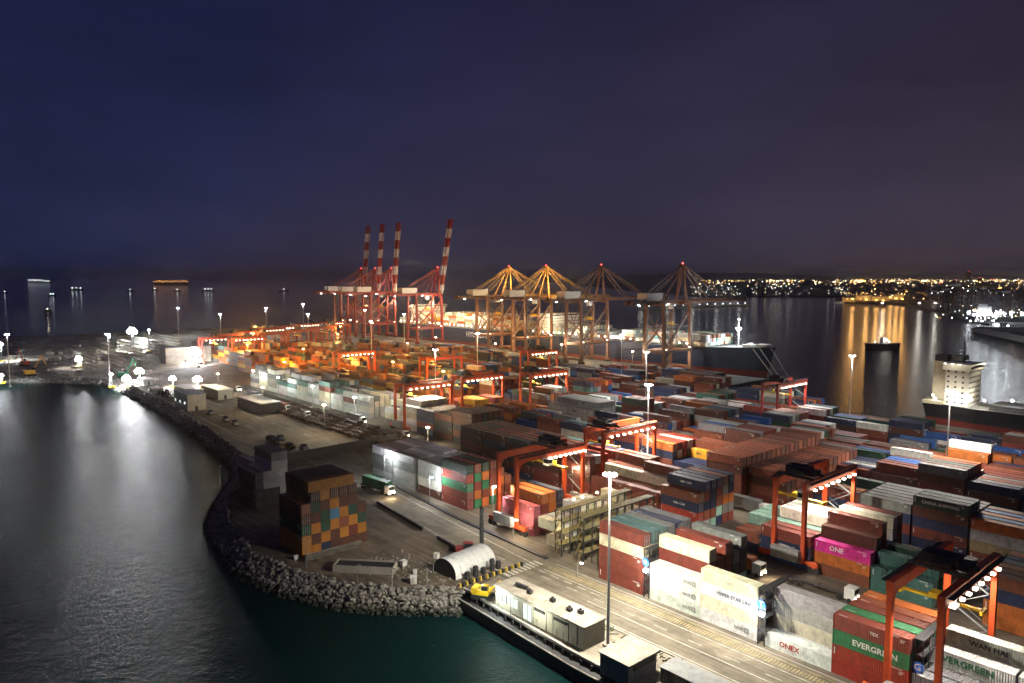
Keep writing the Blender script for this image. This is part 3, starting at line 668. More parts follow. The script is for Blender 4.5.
for p,q,col,_,lit,sh,lab,kw,lc in RTGS:
    key=(col,lit)
    if key not in rtg_protos:
        o=make_rtg(col,_,lit); rtg_protos[key]=(o,tree_of(o))
    else:
        pr_,tr_=rtg_protos[key]; o=copy_tree(pr_,tr_)
    o.location=W(p,q,0.02)
    for ch in COL.objects:
        if ch.parent is o and ch.name.startswith('trolley'): ch.location.y=sh
    tag(o,lab,'gantry crane','yard gantry cranes')
    if kw:
        for dy in ((-6,6) if p<300 else (0,)):
            light(p-2.5,q+dy,18.1,kw*4200,lc,0.35,spot=150,name='girder_light')
# ------------------------------------------------------------------ quay cranes
def make_sts(main,boomcol,raised,band):
    root=empty('quay_crane',(0,0,0)); X=8.7; G=48.0
    for y,nm in ((0,'sea'),(-30,'land')):
        for x in (-X,X):
            mb=MB(); mb.bar((x,y,2.5),(x*0.86,y,G),1.9,2.4,w2=1.6); mb.build('leg',M[main],root)
            mb=MB(); mb.box(x-3.2,x+3.2,y-.7,y+.7,0.9,2.5)
            bg=mb.build('bogie',M[main],root)
            mb=MB()
            for k in range(6): mb.bar((x-2.9+k*1.15,y-.4,.5),(x-2.9+k*1.15,y+.4,.5),.9,n=10)
            mb.build('wheels',M['rubber'],bg)
        mb=MB(); mb.box(-X,X,y-.8,y+.8,14.0,16.0); mb.box(-X*.86,X*.86,y-.7,y+.7,G-1.5,G+.3); mb.box(-X-1.5,X+1.5,y-.6,y+.6,2.6,4.0)
        mb.bar((-X*.97,y,16),(X*.87,y,G-2),0.5); mb.bar((X*.97,y,16),(-X*.87,y,G-2),0.5) if y<0 else None
        mb.build('cross_frame',M[main],root)
    for x in (-X,X):
        mb=MB(); mb.bar((x*.96,-30,15),(x*.96,0,15),1.1,1.5); mb.bar((x*.95,-30,16),(x*.88,-1,G-6),1.1); mb.bar((x*.9,-30,32),(x*.9,0,32),.5)
        mb.bar((x*.96,0,15),(x*.9,-30,G-14),0.9); mb.build('side_brace',M[main],root)
    mb=MB()
    for x in (-2.6,2.6): mb.box(x-.8,x+.8,-58,4,G-.6,G+2.2)
    for k in range(11): mb.box(-2.05,2.05,-57+k*6,-56.6+k*6,G+.2,G+.8)
    for k in range(21): mb.bar((4.2,-57+k*3,G+.8),(4.2,-57+k*3,G+2),.07)
    mb.bar((4.2,-58,G+2),(4.2,4,G+2),.08); mb.box(3.15,4.3,-58,4,G+.7,G+.8)
    mb.build('main_girder',M[main],root)
    # A-frame and stays
    mb=MB(); ap=(0,1,74.5)
    for x in (-4.6,4.6):
        mb.bar((x,0,G+.3),(x*.25,1,74.5),1.3,w2=.9); mb.bar((x,-12,G+2),(x*.25,1,74),0.8)
        mb.bar((x,-29,G+2),(x*.25,0.6,73.5),0.42)
    mb.box(-2.2,2.2,-.6,2.6,73.6,75.3); mb.bar((-3,0,61),(3,0,61),.5)
    mb.build('apex_frame',M[boomcol],root)
    mb=MB()
    for x in (-1.6,1.6):
        mb.bar((x,0,74.2),(x*1.5,-46,G+2),0.6)
        if not raised: mb.bar((x,1.5,74.2),(x*1.5,30,G+2),0.6); mb.bar((x,1.5,74.2),(x*1.5,57,G+2),0.6)
    mb.build('stays',M[boomcol],root)
    # boom
    br=empty('boom',(0,4,G+.5),0); br.parent=root
    mb=MB(); L=77
    for x in (-2.4,2.4):
        for k in range(8):
            y0=k*L/8; mb.box(x-.75,x+.75,y0,y0+L/8-.01,-1.2,1.2,mi=((k+1)%2 if band else 0))
    for k in range(14): mb.box(-1.9,1.9,2+k*4.5,2.4+k*4.5,-.5,.1)
    for k in range(21): mb.bar((3.7,k*3,.3),(3.7,k*3,1.5),.07)
    mb.bar((3.7,0,1.5),(3.7,L,1.5),.08); mb.box(2.92,3.9,0,L,.2,.3)
    bs=bpy.data.objects.new('boom',mb.mesh('boom',[M[boomcol if not band else 'red'],M['white']])); COL.objects.link(bs); bs.parent=root; bs.location=(0,4,G+1)
    COL.objects.unlink(br); bpy.data.objects.remove(br)
    if raised: bs.rotation_euler=(R(84.5),0,0)
    mb=MB(); mb.box(-4.2,4.2,-44,-27,G+2.1,G+7.0); mb.box(-4.4,4.4,-44.3,-26.7,G+7.0,G+7.3); mb.build('machinery_house',M['white'],root)
    mb=MB(); mb.box(-1.4,1.4,-14,-10.5,G-4.2,G-1.4); mb.box(-3,3,-16,-8.5,G-.9,G-.1); mb.build('operator_cabin',M['white'],root)
    mb=MB(); mb.box(-6,6,-12.4,-11.8,G-15,G-14.4); mb.box(-2,2,-13.2,-11,G-14.4,G-13); mb.build('spreader',M['yellow'],root)
    mb=MB(); z=4;k=0
    while z<G-4:
        y0,y1=(-29,-26) if k%2==0 else (-26,-29); mb.bar((X+1.4,y0,z),(X+1.4,y1,z+3),.6,.15); mb.bar((X+1.7,y0,z+1),(X+1.7,y1,z+4),.07); z+=3;k+=1
    mb.bar((X+2.0,-30,4),(X+2.0,-30,G),.15); mb.bar((X+2.0,-25.5,4),(X+2.0,-25.5,G),.15); mb.build('stair_tower',M['grey'],root)
    for (x,y,z) in ((X+.3,-29,17),(-X-.3,-29,17),(X,-1,17),(3.2,-52,G-.3),(3.2,-20,G-.3),(3.2,0,G-.3)):
        mb=MB(); mb.box(x-.6,x+.6,y-.5,y+.5,z-.35,z); mb.build('work_lamp',M['lampw'] if z>30 else M['lamps'],root)
    mb=MB(); mb.blob((0,1,76.0),.7); mb.build('warning_light',M['lampr'],root)
    return root
def solve_p(x,q):     # where along the quay line q the picture column x lies
    k=(x-512)/738
    lo,hi=100,1500
    for _ in range(60):
        p=(lo+hi)/2; v=W(p,q); d=v.y
        if v.x/d>k: lo=p
        else: hi=p
    return p
sts=[('sts','sts_lit',0,0,[(508,'ochre-lit quay crane with lowered boom, next to the raised red one'),(545,'ochre-lit quay crane with lowered boom, second of the lowered four from the open sea')]),
     ('sts','sts',0,0,[(600,'brown quay crane with lowered boom behind the grey-topped stacks'),(681,'brown quay crane with lowered boom nearest the bow of the dark blue ship')]),
     ('red','red',1,1,[(437,'red quay crane with tallest raised boom, standing clear of the other raised ones'),(391,'red quay crane with raised white-banded boom, next to the tallest'),(375,'red quay crane with raised boom in the middle of the far three'),(361,'red quay crane with raised boom farthest out along the quay')])]
for main,bc,ra,bd,lst in sts:
    pr_=None
    for i,(x,lab) in enumerate(lst):
        p=solve_p(x,440)
        if pr_ is None:
            o=make_sts(main,bc,ra,bd); pr_=o; tr_=tree_of(o)
        else: o=copy_tree(pr_,tr_)
        if x==437:
            for ch in COL.objects:
                if ch.parent is o and ch.name.startswith('boom'): ch.rotation_euler=(R(79.5),0,0)
        elif ra:
            for ch in COL.objects:
                if ch.parent is o and ch.name.startswith('boom'): ch.rotation_euler=(R(84.5),0,0)
        o.location=W(p,440-0.0,0.02); tag(o,lab,'quay crane','quay cranes along the berth')
        if x in (508,545):
            light(p-4,425,14,60000,(1,.62,.22),1,name='crane_light'); light(p-12,440,60,70000,(1,.6,.2),1,name='crane_light'); light(p,400,30,26000,(1,.7,.35),1,name='crane_light')
        elif x in (600,681): light(p-4,425,14,40000,(1,.85,.6),1,name='crane_light'); light(p-14,432,58,9000,(1,.8,.7),1,name='crane_light')
        elif x in (437,375): light(p-6,425,40,30000,(1,.75,.6),1,name='crane_light'); light(p-30,430,60,30000,(1,.75,.65),1,name='crane_light')
# ------------------------------------------------------------------ light masts
def make_mast(h):
    root=empty('light_mast',(0,0,0))
    mb=MB(); mb.bar((0,0,0.5),(0,0,h),0.62,0.62,n=10,w2=.3); mb.build('pole',M['white'],root)
    mb=MB(); mb.prism([(1*math.cos(a*math.pi/4),1*math.sin(a*math.pi/4)) for a in range(8)],0,0.5); mb.build('footing',M['concrete'],root)
    mb=MB(); n=12
    for k in range(n):
        a0=k*2*math.pi/n;a1=(k+1)*2*math.pi/n; mb.bar((.8*math.cos(a0),.8*math.sin(a0),h),(.8*math.cos(a1),.8*math.sin(a1),h),.12)
    for a in range(4): mb.bar((0,0,h-.3),(.8*math.cos(a*math.pi/2),.8*math.sin(a*math.pi/2),h),.1)
    ring=mb.build('lamp_ring',M['grey'],root)
    for k in range(8):
        a=k*math.pi/4; x,y=.95*math.cos(a),.95*math.sin(a); mb=MB(); mb.box(x-.24,x+.24,y-.24,y+.24,h-.34,h-.05); mb.build('mast_lamp',M['lampw'],ring)
    return root
m32=make_mast(32.0); m32t=tree_of(m32)
MASTS=[(84.9,98.4,'tall thin light mast between the long flat hut and the roadside stacks',330000,(1,.93,.78),1),
 (79,250,'tall light mast in front of the grey ship on the right',230000,(1,.92,.80),1),
 (143.4,328,'light mast by the right-hand quay with open water behind it',120000,(1,.95,.9),1),
 (148.4,190.5,'light mast beside the grey roofed white reefer stack in mid yard',260000,(1,.92,.80),1),
 (213.8,272.5,'light mast in front of the brown quay crane legs',200000,(1,.93,.85),1),
 (287.7,205.5,'light mast in the middle of the left yard',150000,(1,.85,.62),1),
 (287,342,'light mast among the low stacks before the lit ship',90000,(1,.9,.8),1),
 (671.8,391.5,'light mast behind the legs of the raised red cranes',40000,(1,.95,.9),1),
 (576.9,377.1,'light mast beside the tallest raised red crane',40000,(1,.95,.9),1),
 (503.9,298.8,'light mast in front of the raised red cranes',50000,(1,.9,.8),1),
 (867.8,417.6,'taller looking light mast of the pair right of the red gantries',60000,(.85,.93,1),1),
 (635.8,310.6,'nearer light mast of the pair right of the red gantries',50000,(.85,.93,1),1),
 (850,262,'light mast against the sea right of the big floodlight',90000,(.85,.93,1),1),
 (689.7,249.7,'light mast behind the left end of the red gantries',60000,(.9,.95,1),1),
 (786,334.7,'light mast standing out to sea behind the red gantries',60000,(.85,.93,1),1),
 (497,112,'light mast on the dark shore left of the glaring floodlights',7000,(.92,.96,1),1),
 (535,66,'light mast at the left edge over the sandy ground',7000,(.92,.96,1),1),
 (352,283,'light mast standing between the two lowered ochre-lit cranes and the yard',50000,(1,.8,.55),1)]
for i,(p,q,lab,wts,lc,rr_) in enumerate(MASTS):
    o=m32 if i==0 else copy_tree(m32,m32t)
    o.location=W(p,q,0); tag(o,lab,'light mast','tall light masts of the port')
    light(p,q,31.2,wts,lc,0.9,spot=165,name='mast_light')
def slim(p,q,h,lab,lit=None,wts=0):
    root=empty('lamp_post',W(p,q,0)); mb=MB(); mb.bar((0,0,0),(0,0,h),.22,n=8,w2=.12); mb.build('pole',M['grey'],root)
    mb=MB(); mb.bar((0,0,h),(1.2,0,h+.3),.1); mb.box(.9,1.5,-.15,.15,h+.1,h+.3); mb.build('lamp_arm',M['grey'],root)
    if lit: mb=MB(); mb.box(.9,1.5,-.25,.25,h-.15,h+.09); mb.build('bulb',M[lit],root); light(p-1.2,q,h-.3,wts,(1,.8,.55) if lit!='lampw' else (.95,.98,1),.2,name='post_light')
    tag(root,lab,'lamp post','lamp posts'); return root
slim(214,75.8,12,'slim unlit post on the seawall left of the grey reefer heap')
slim(424,120,14,'slim unlit post on the seawall beside the lorry park')
slim(155,73.8,7,'short unlit post in front of the checkered heap')
slim(110,116.9,3.5,'short lamp at the kerb by the crossing','lamps',300); slim(148.8,124.8,11,'glaring white lamp at the foot of the orange-red gantry','lampw',14000)
slim(138,122.5,5,'warm lamp beside the pink stack foot','lamps',5000)
slim(203.2,124.6,9,'white lamp between the light grey roadside stacks, farther one','lampw',9000); slim(176.3,123.4,8,'white lamp between the light grey and the green and red roadside stacks','lampw',7000)
slim(153,160,9,'lamp over the yard lane behind the gantry','lamps',6000)
for k,(p,q) in enumerate(((140,78.5),(133,83),(127,88))): slim(p,q,4,['first','second','third'][k]+' short post on the tip of the point counted from the checkered heap')
# ------------------------------------------------------------------ floodlight towers on the left building site
def flood_tower(x,ybase,ytop,lab,wts,col,size):
    # place on the ground by the direction it is seen in, then give it a true height
    a=(x-512)/738;b=-(ybase-341.5)/738; d=(a,math.cos(th)+b*math.sin(th),-math.sin(th)+b*math.cos(th)); t=-H/d[2]; X,Y=d[0]*t,d[1]*t
    b2=-(ytop-341.5)/738; s=Y/(math.cos(th)+b2*math.sin(th)); h=H+s*(-math.sin(th)+b2*math.cos(th))
    size*=1.3  # lamp discs oversized so their shape takes in the glare
    root=empty('floodlight_tower',(X,Y,0),0)
    mb=MB(); mb.bar((0,0,.8),(0,0,h),.35,n=6); mb.build('pole',M['grey'],root)
    mb=MB(); mb.box(-1.6,1.6,-1,1,.3,1.3); mb.box(-.4,.4,-2.2,-1,.4,.6); mb.build('trailer',M['yellow'],root)
    for i in range(4):
        mb=MB(); xx=-size*.75+i*size*.5; zz=h+(size*.22 if i in (1,2) else -size*.1); xx*=.62; mb.bar((xx,-.5,zz),(xx,-.2,zz),size*.62,n=12); mb.build('floodlight',M['lampf'],root)
    tag(root,lab,'floodlight','floodlight towers on the building site')
    light(0,0,0,wts*0.02,col,0.9,name='flood_light',parent=root,loc=(0,-1.6,h)); light(0,0,0,wts*1.3,col,0.9,spot=115,name='site_fill_light',parent=root,loc=(0,-1.0,h-size*.5),tilt=(R(28),0,0))  # added downward spot for extra light on the site ground
    return h
fl=[(133,352,331,'biggest floodlight in the back row, left of the sea-side mast',420000,(.93,.96,1),4.4),(195,366,352,'biggest floodlight, in front of the white warehouse',420000,(.95,.97,1),5.2),
 (80,367,359,'warm floodlight alone on the open ground at left',120000,(1,.86,.7),3.0),(140,381,371,'floodlight at the shore corner, upper of the left pair',180000,(.95,.97,1),2.9),
 (127,387,378,'floodlight at the shore corner, lower of the left pair',170000,(.95,.97,1),2.5),(173,388,378.5,'floodlight over the white canopies, left one',110000,(.97,.98,1),2.0),
 (198,389,379,'floodlight over the white canopies, right one',150000,(.97,.98,1),2.6),(110,352,336,'floodlight just left of the biggest back row one',110000,(.9,.95,1),1.2),
 (2,362,344,'floodlight cut by the left edge of the frame',160000,(.9,.95,1),1.6),(2,384,375,'low floodlight at the left edge on the shore',90000,(.9,.95,1),1.2),(150,352,330,'small floodlight right of the biggest back row one',50000,(.9,.95,1),.8),(112,388,374,'small floodlight beside the shore mast',50000,(.9,.95,1),.9)]
for a in fl: flood_tower(*a)
# ------------------------------------------------------------------ ground-level things near the viewer
def corrug(mb,x0,x1,y0,y1,z0,z1): mb.box(x0,x1,y0,y1,z0,z1)
def at(name,p,q,z=0,rz=0): return empty(name,W(p,q,z),RZ+rz)
# long flat hut
r=at('site_office',111.2,93.8); Lh=24.6; Wd=5.6
mb=MB(); mb.box(0,Lh,0.15,Wd,0,4.1); mb.build('wall',M['creamw'],r)
mb=MB(); mb.box(-.3,Lh+.3,-.25,Wd+.3,4.1,4.45); 
for k in range(13): mb.box(k*2.05,k*2.05+.06,-.2,Wd+.2,4.45,4.5)
rf=mb.build('roof',M['roof'],r)
for x,y in ((8,2.2),(13.6,3.0),(18.5,2.6),(20.6,3.4)):
    mb=MB(); mb.box(x-.5,x+.5,y-.4,y+.4,4.5,5.2); mb.bar((x,y,5.2),(x,y,5.5),.5,n=10); mb.build('roof_vent',M['dark'],rf)
mb=MB(); mb.bar((3.5,2.6,5.0),(6.6,2.9,5.0),.7,n=12); mb.bar((4,2.6,4.5),(4,2.6,4.8),.2); mb.bar((6,2.9,4.5),(6,2.9,4.8),.2); mb.build('roof_tank',M['dark'],rf)
for x0,x1,z0,z1 in ((1.0,3.4,1.4,3.2),(4.6,6.9,1.4,3.2),(8.3,10.9,0.3,3.3)):
    mb=MB(); mb.box(x0,x1,0.06,0.14,z0,z1); w_=mb.build('window',M['litwin'],r)
    mb=MB(); 
    for k in range(3): mb.box(x0+k*(x1-x0)/2-.05,x0+k*(x1-x0)/2+.05,0.0,.055,z0,z1)
    mb.build('frame',M['dark'],w_)
for x0,x1 in ((11.6,14.4),(17.0,20.2)):
    mb=MB(); mb.box(x0,x1,-.1,.14,3.1,3.6); mb.build('louvre',M['dark'],r)
for x in (2.2,6,9.6,12.5,16,20.5,23):
    mb=MB(); mb.bar((x,-1.1,0),(x,-1.1,2.2),.09); mb.build('post',M['dark'],r)
mb=MB(); 
for x in (11.2,14.8,16.6,20.6,22.8): mb.box(x-.05,x+.05,.08,.16,0,4.1)
mb.build('wall_strips',M['grey'],r)
tag(r,'long flat-roofed site office with cream walls on the near quay edge','site office')
light(109.2,91.6,3.3,3500,(.85,1,.9),.15,name='office_light'); mb=MB(); mb.box(1.5,2.1,-.6,-.3,3.1,3.4); mb.build('wall_lamp',M['lampf'],r)
light(98,90.6,3.6,3000,(.95,1,.85),.15,name='office_light'); light(101,97,6,700,(1,.8,.5),.15,name='office_light'); light(92.5,99.6,5.6,700,(1,.8,.5),.15,name='office_light')
# square shed and low shed
r=at('square_shed',79.6,90.4)
mb=MB(); mb.box(0,6.0,0,7.4,0,3.5); 
for k in range(11): mb.box(k*.6-.03,k*.6+.03,-.06,-.002,0,3.5)
for k in range(12): mb.box(6.002,6.06,k*.65,k*.65+.06,0,3.5)
mb.build('wall',M['grey'],r); mb=MB(); mb.box(-.3,6.5,-.4,7.9,3.7,3.95); mb.build('roof',M['roof'],r)
mb=MB(); mb.box(6.0,6.35,1.2,6.6,2.5,3.5); mb.build('open_hatch',M['dark'],r)
tag(r,'square dark-walled shed with pale flat roof beside the long office','shed')
r=at('low_shed',71.2,95.8); mb=MB(); mb.box(0,13,0,4.2,0,2.6); 
for k in range(22): mb.box(k*.6,k*.6+.06,-.06,-.002,0,2.6)
mb.build('wall',M['dark'],r); mb=MB(); mb.box(-.2,13.2,-.2,4.4,2.6,2.75); mb.build('roof',M['grey'],r); tag(r,'long low shed with grey roof at the bottom of the frame','shed')
# rounded tent
r=empty('storage_tent',W(134.6,94.4,0),RZ); 
# axis runs roughly inland
mb=MB(); Lt=12.6; n=14; Rw=3.7; hh=3.9
prof=[(-Rw,0)]+[(-Rw*math.cos(math.pi*k/n),1.0+(hh-1.0)*math.sin(math.pi*k/n)) for k in range(n+1)]+[(Rw,0)]
vs=[];m_=len(prof)
for j in range(8):
    y=j*Lt/7
    for x,z in prof: vs.append((x,y,z))
fs=[]
for j in range(7):
    for k in range(m_-1): fs.append((j*m_+k,j*m_+k+1,(j+1)*m_+k+1,(j+1)*m_+k))
mb.add(vs,fs); mb.build('canvas',M['tent'],r)
mb=MB(); mb.add([(x,0.05,z) for x,z in prof],[tuple(range(m_))]); mb.add([(x,Lt-.05,z) for x,z in prof],[tuple(range(m_))]); mb.build('end_wall',M['dark'],r)
mb=MB()
for j in range(8):
    y=j*Lt/7
    for a,b in zip(prof,prof[1:]): mb.bar((a[0]*1.01,y,a[1]*1.01),(b[0]*1.01,y,b[1]*1.01),.05)
mb.build('ribs',M['tent'],r)
r.rotation_euler=(0,0,RZ+R(6)); r.location=W(130.0,94.8,0); tag(r,'white arched storage tent by the quay corner with a dark end','tent')
for k,(dp,dq,h) in enumerate(((0,3,1.5),(0,5.4,2.2),(0,7.6,1.3),(0,10.2,2.6),(0,12,1.7))):
    mb=MB(); mb.box(-.5,.5,-.4,.4,0,h); mb.box(-.3,.3,-.42,.42,h,h+.25); o=mb.build('equipment_cabinet',M['dark'],None,W(125.2,94.5+dq,0),RZ)
    tag(o,'dark cabinet at the foot of the white tent, %s from the water'%ORD[k],'cabinet','cabinets beside the tent')
# striped barrier blocks across the road end
m_strp=paint('stripe_yellow',(0.62,0.45,0.08),.6,.2,1)
for k in range(20):
    q=93.6+k*0.95
    if q>112 : break
    mb=MB(); mb.box(-.35,.35,-.2,.2,0,.9,mi=k%2); o=mb.build('barrier_block',[m_strp,M['dark']],None,W(122.8,q,0),RZ)
    tag(o,'%s striped barrier block of the row between tent and office, counted from the water'%ORD[k] ,'barrier','striped barrier blocks between tent and office')
# yellow digger
r=at('excavator',115.6,94.2,0,R(30))
for y in (-1.1,1.1):
    mb=MB(); mb.box(-1.9,1.9,y-.3,y+.3,.1,.85); mb.bar((-1.9,y-.3,.48),(-1.9,y+.3,.48),.75,n=10); mb.bar((1.9,y-.3,.48),(1.9,y+.3,.48),.75,n=10); mb.build('track',M['rubber'],r)
mb=MB(); mb.box(-1.9,1.5,-1.2,1.2,.95,2.0); mb.box(-2.2,-1.0,-1.2,1.2,1.1,2.3); mb.build('body',M['yellow'],r)
mb=MB(); mb.box(0,1.3,-1.1,-.1,2.0,3.0,mi=1); mb.box(0,1.35,-1.15,-.05,3.0,3.1); mb.build('cab',[M['yellow'],M['glass']],r)
mb=MB(); mb.bar((1.3,.3,1.7),(3.6,.3,3.9),.4); mb.bar((3.6,.3,3.9),(5.4,.3,2.1),.34); b_=mb.build('boom_arm',M['yellow'],r)
mb=MB(); mb.prism([(5.0,-.2),(5.9,-.2),(5.9,.8),(5.0,.8)],1.1,2.1); mb.build('bucket',M['dark'],b_)
tag(r,'yellow excavator at the quay corner beside the long office','excavator'); light(117.5,95.5,4.2,900,(1,.95,.8),.2,name='work_light')
# reach stacker (mast truck)
r=at('empty_handler',134.8,105.8,0,R(60))
mb=MB(); mb.box(-3,3,-1.5,1.5,.8,2.0); mb.box(-3.4,-1.6,-1.4,1.4,1.0,2.8); mb.build('chassis',M['red'],r)
mb=MB(); mb.box(-1.4,.6,-.8,.8,2.0,3.7,mi=1); mb.box(-1.5,.7,-.9,.9,3.7,3.85); mb.build('cab',[M['red'],M['glass']],r)
mb=MB()
for y in (-1.1,1.1): mb.box(2.6,3.2,y-.18,y+.18,.8,12.0)
for k in range(7): mb.box(2.7,3.1,-.92,.92,1.2+k*1.75,1.5+k*1.75)
mb.build('lift_mast',M['dark'],r)
mb=MB(); mb.box(3.2,3.6,-3.0,3.0,1.6,2.1); mb.build('spreader',M['red'],r)
for x,y in ((2,-1.7),(2,1.7),(-2.2,-1.6),(-2.2,1.6)):
    mb=MB(); mb.bar((x,y-.3,.75),(x,y+.3,.75),1.5,n=14); mb.build('wheel',M['rubber'],r)
tag(r,'red empty-container handler with a tall dark ladder-like mast behind the white tent','container handler')
# sheds and pipes on the point
r=at('open_pit_shelter',148.5,77.0,0,R(42)); mb=MB(); mb.box(0,14,0,.2,0,1.7); mb.box(0,14,4.0,4.2,0,1.7); mb.box(0,.2,.2,4.0,0,1.7); mb.box(13.8,14,.2,4.0,0,1.7); mb.build('wall',M['concrete'],r)
mb=MB(); mb.box(.22,13.78,.22,3.98,0.9,1.3); mb.build('cover',M['dark'],r); tag(r,'long low concrete trough with dark cover in front of the checkered heap','trough')
for k,(p,q,s_) in enumerate(((141.5,90.5,1.2),(131.2,86.5,1.4),(139,99.3,1.1),(160.6,74.5,.9),(135.5,91.2,.8))):
    mb=MB(); mb.box(0,s_,0,s_,0.02,s_*1.1); mb.box(-.05,s_+.05,-.05,s_+.05,s_*1.1,s_*1.1+.08); o=mb.build('utility_box',M['white'],None,W(p,q,0),RZ+k)
    tag(o,['small white utility box right of the low trough','white utility box by the dark end of the tent','white utility box behind the tent beside the handler','tiny pale box left of the checkered heap foot','tiny pale box between trough and tent'][k],'utility box','white boxes on the point')
# flat racks leaning stack in front of heap
for k in range(4):
    mb=MB(); mb.box(0,.9,0,14.5,.25+k*.42,.25+k*.42+.12)
    for j in range(12): mb.box(-.05,1.9,j*1.3,j*1.3+.12,.25+k*.42+.13,.25+k*.42+.2)
    mb.box(-.05,0,0,14.5,.2+k*.42,.5+k*.42)
    o=mb.build('flat_rack',M['roof'],None,W(158.6-k*.15,75.0+k*.1,0),RZ+R(0)); tag(o,'pale flat rack lying before the checkered heap, %s in its pile'%['bottom one','second up','third up','topmost'][k],'flat rack','flat racks piled before the heap')
# debris / pallets
mb=MB()
for k in range(260):
    p=rnd.uniform(124,150);q=rnd.uniform(84,97) if rnd.random()<.6 else rnd.uniform(80,92)
    if q<94-(p-120)*0.55: continue
    s_=rnd.uniform(.06,.3); a=W(p,q,0); mb.box(a.x-s_,a.x+s_,a.y-s_*.6,a.y+s_*.6,0.02,rnd.uniform(.1,.5))
tag(mb.build('scattered_debris',M['concrete']),'scattered pale rubble and scrap on the tip of the point',None,None,'stuff')
mb=MB()
for k in range(70):
    p=rnd.uniform(60,96);q=rnd.uniform(99.5,103.6); s_=rnd.uniform(.1,.35); a=W(p,q,0); mb.bar((a.x-s_*3,a.y,.1),(a.x+s_*3,a.y+rnd.uniform(-1,1),rnd.uniform(.1,.5)),.12)
tag(mb.build('scrap_litter',M['weed']),'tangle of scrap and weeds along the kerb by the sheds',None,None,'stuff')
# ------------------------------------------------------------------ trucks
def make_truck(cab,trail,cont):
    root=empty('lorry',(0,0,0))
    mb=MB(); mb.box(6.2,8.3,-1.2,1.2,.7,3.1); mb.box(7.9,8.32,-1.1,1.1,1.9,2.9,mi=1); mb.build('cab',[M[cab],M['glass']],root)
    mb=MB(); mb.box(-6.4,6.4,-.5,.5,.95,1.25); mb.box(-6.4,-6.1,-1.2,1.2,1.0,1.3); mb.box(5.8,6.1,-1.2,1.2,1.0,1.3); mb.box(-.2,.2,-1.2,1.2,1.0,1.3); mb.build('trailer',M['dark'],root)
    for x in (-5.2,-3.9,5.2,7.3):
        for y in (-1.05,1.05):
            mb=MB(); mb.bar((x,y-.2,.5),(x,y+.2,.5),1.0,n=12); mb.build('wheel',M['rubber'],root)
    for y in (-.85,.85):
        mb=MB(); mb.box(8.32,8.42,y-.25,y+.25,.85,1.25); mb.build('headlight',M['head'],root)
    return root
t0=make_truck('white','dark',None); t0t=tree_of(t0)
trucks=[(197.5,117.6,0,'lorry with glaring headlights on the road by the light grey stacks',900,'green'),(262,166.5,0,'lorry on the lane beside the dark wagons',0,None),(330,156,0,'lorry in the lorry park, nearest the stacks',0,None),(352,156.5,0,'second lorry in the lorry park near the stacks',0,'maroon'),
 (395,160,0,'lorry at the bend by the lit white reefers',300,'navy'),(432,163,0,'lorry turning by the orange patch of ground',0,None),(90.5,147.5,0,'lorry standing in the lane behind the roadside white stack',200,'orange'),(71,150,0,'lorry in the lane next to the magenta container',0,None),(133,153.5,0,'lorry under the far legs of the gantry by the racks',0,'cream'),(300,168.5,0,'lorry beside the front block of the left yard',0,'grey')]
xt=sorted([(25,152),(5,151),(112,187.5),(160,187),(60,186),(98,222),(190,221),(300,238),(360,205.5),(440,239),(330,272),(480,274),(300,408),(360,412),(430,410),(520,409),(150,249),(70,247)],key=lambda t:t[0]**2+t[1]**2)
for k,(p,q) in enumerate(xt): trucks.append((p,q,0,'lorry in a lane between the inner blocks, %s of these from the viewer'%ORD[k],0,rnd.choice([None,'maroon','grey','orange','navy'])))
for i,(p,q,rz,lab,wts,cc) in enumerate(trucks):
    o=t0 if i==0 else copy_tree(t0,t0t); o.location=W(p,q,0.02); tag(o,lab,'lorry','lorries about the port')
    o.rotation_euler=(0,0,RZ+(R(6) if i==0 else 0))
    if wts: light(p-10.5,q-(1.0 if i==0 else 0),1.3,wts*2,(1,.75,.45),.2,name='head_light')
    if cc:
        k=bpy.data.objects.new('shipping_container',MESH[0][0]); COL.objects.link(k); k.location=W(p+6.2,q-1.22+(0.2 if i==0 else 0),1.34); k.rotation_euler=o.rotation_euler; k.color=(*PAL[cc][0],1)
        tag(k,'%s container riding on the %s'%(PAL[cc][1],lab.replace(' in a lane between the inner blocks',' of the inner lanes').replace(' of these','')),'shipping container','containers on lorries')
        k['label']=' '.join(k['label'].split()[:16])
        for s in (0,1):
            dd=bpy.data.objects.new('door',MESH[0][1]); COL.objects.link(dd); dd.parent=k; dd.color=k.color; dd.location=(CL,0.16+s*1.06,0)
# ------------------------------------------------------------------ reefer racks, bay frames and signs
def make_rack(n,h=11.2,lv=4):
    root=empty('reefer_rack',(0,0,0))
    mb=MB()
    for j in range(n+1):
        for x in (0,2.0): mb.bar((x,j*2.88,0),(x,j*2.88,h),.22)
    for k in range(1,lv+1):
        z=k*h/lv-.1; mb.bar((0,0,z),(0,n*2.88,z),.25); mb.bar((2,0,z),(2,n*2.88,z),.25)
    mb.build('frame',M['dark'],root)
    for k in range(1,lv+1):
        z=k*h/lv; mb=MB(); mb.box(.02,1.98,0.1,n*2.88-.1,z+.04,z+.12)
        for j in range(n*2+1): mb.bar((2.0,j*1.44,z+.12),(2.0,j*1.44,z+1.2),.06); 
        mb.bar((2.0,0,z+1.2),(2.0,n*2.88,z+1.2),.07); mb.bar((2.0,0,z+.7),(2.0,n*2.88,z+.7),.06); mb.bar((0,0,z+1.2),(0,n*2.88,z+1.2),.07)
        mb.build('platform',M['yellow'] if False else M['rackp'],root)
    mb=MB(); 
    for k in range(lv): mb.bar((.4,-.8,k*h/lv),(1.7,-.8,(k+1)*h/lv),.5,.1)
    mb.build('stairs',M['rackp'],root); return root
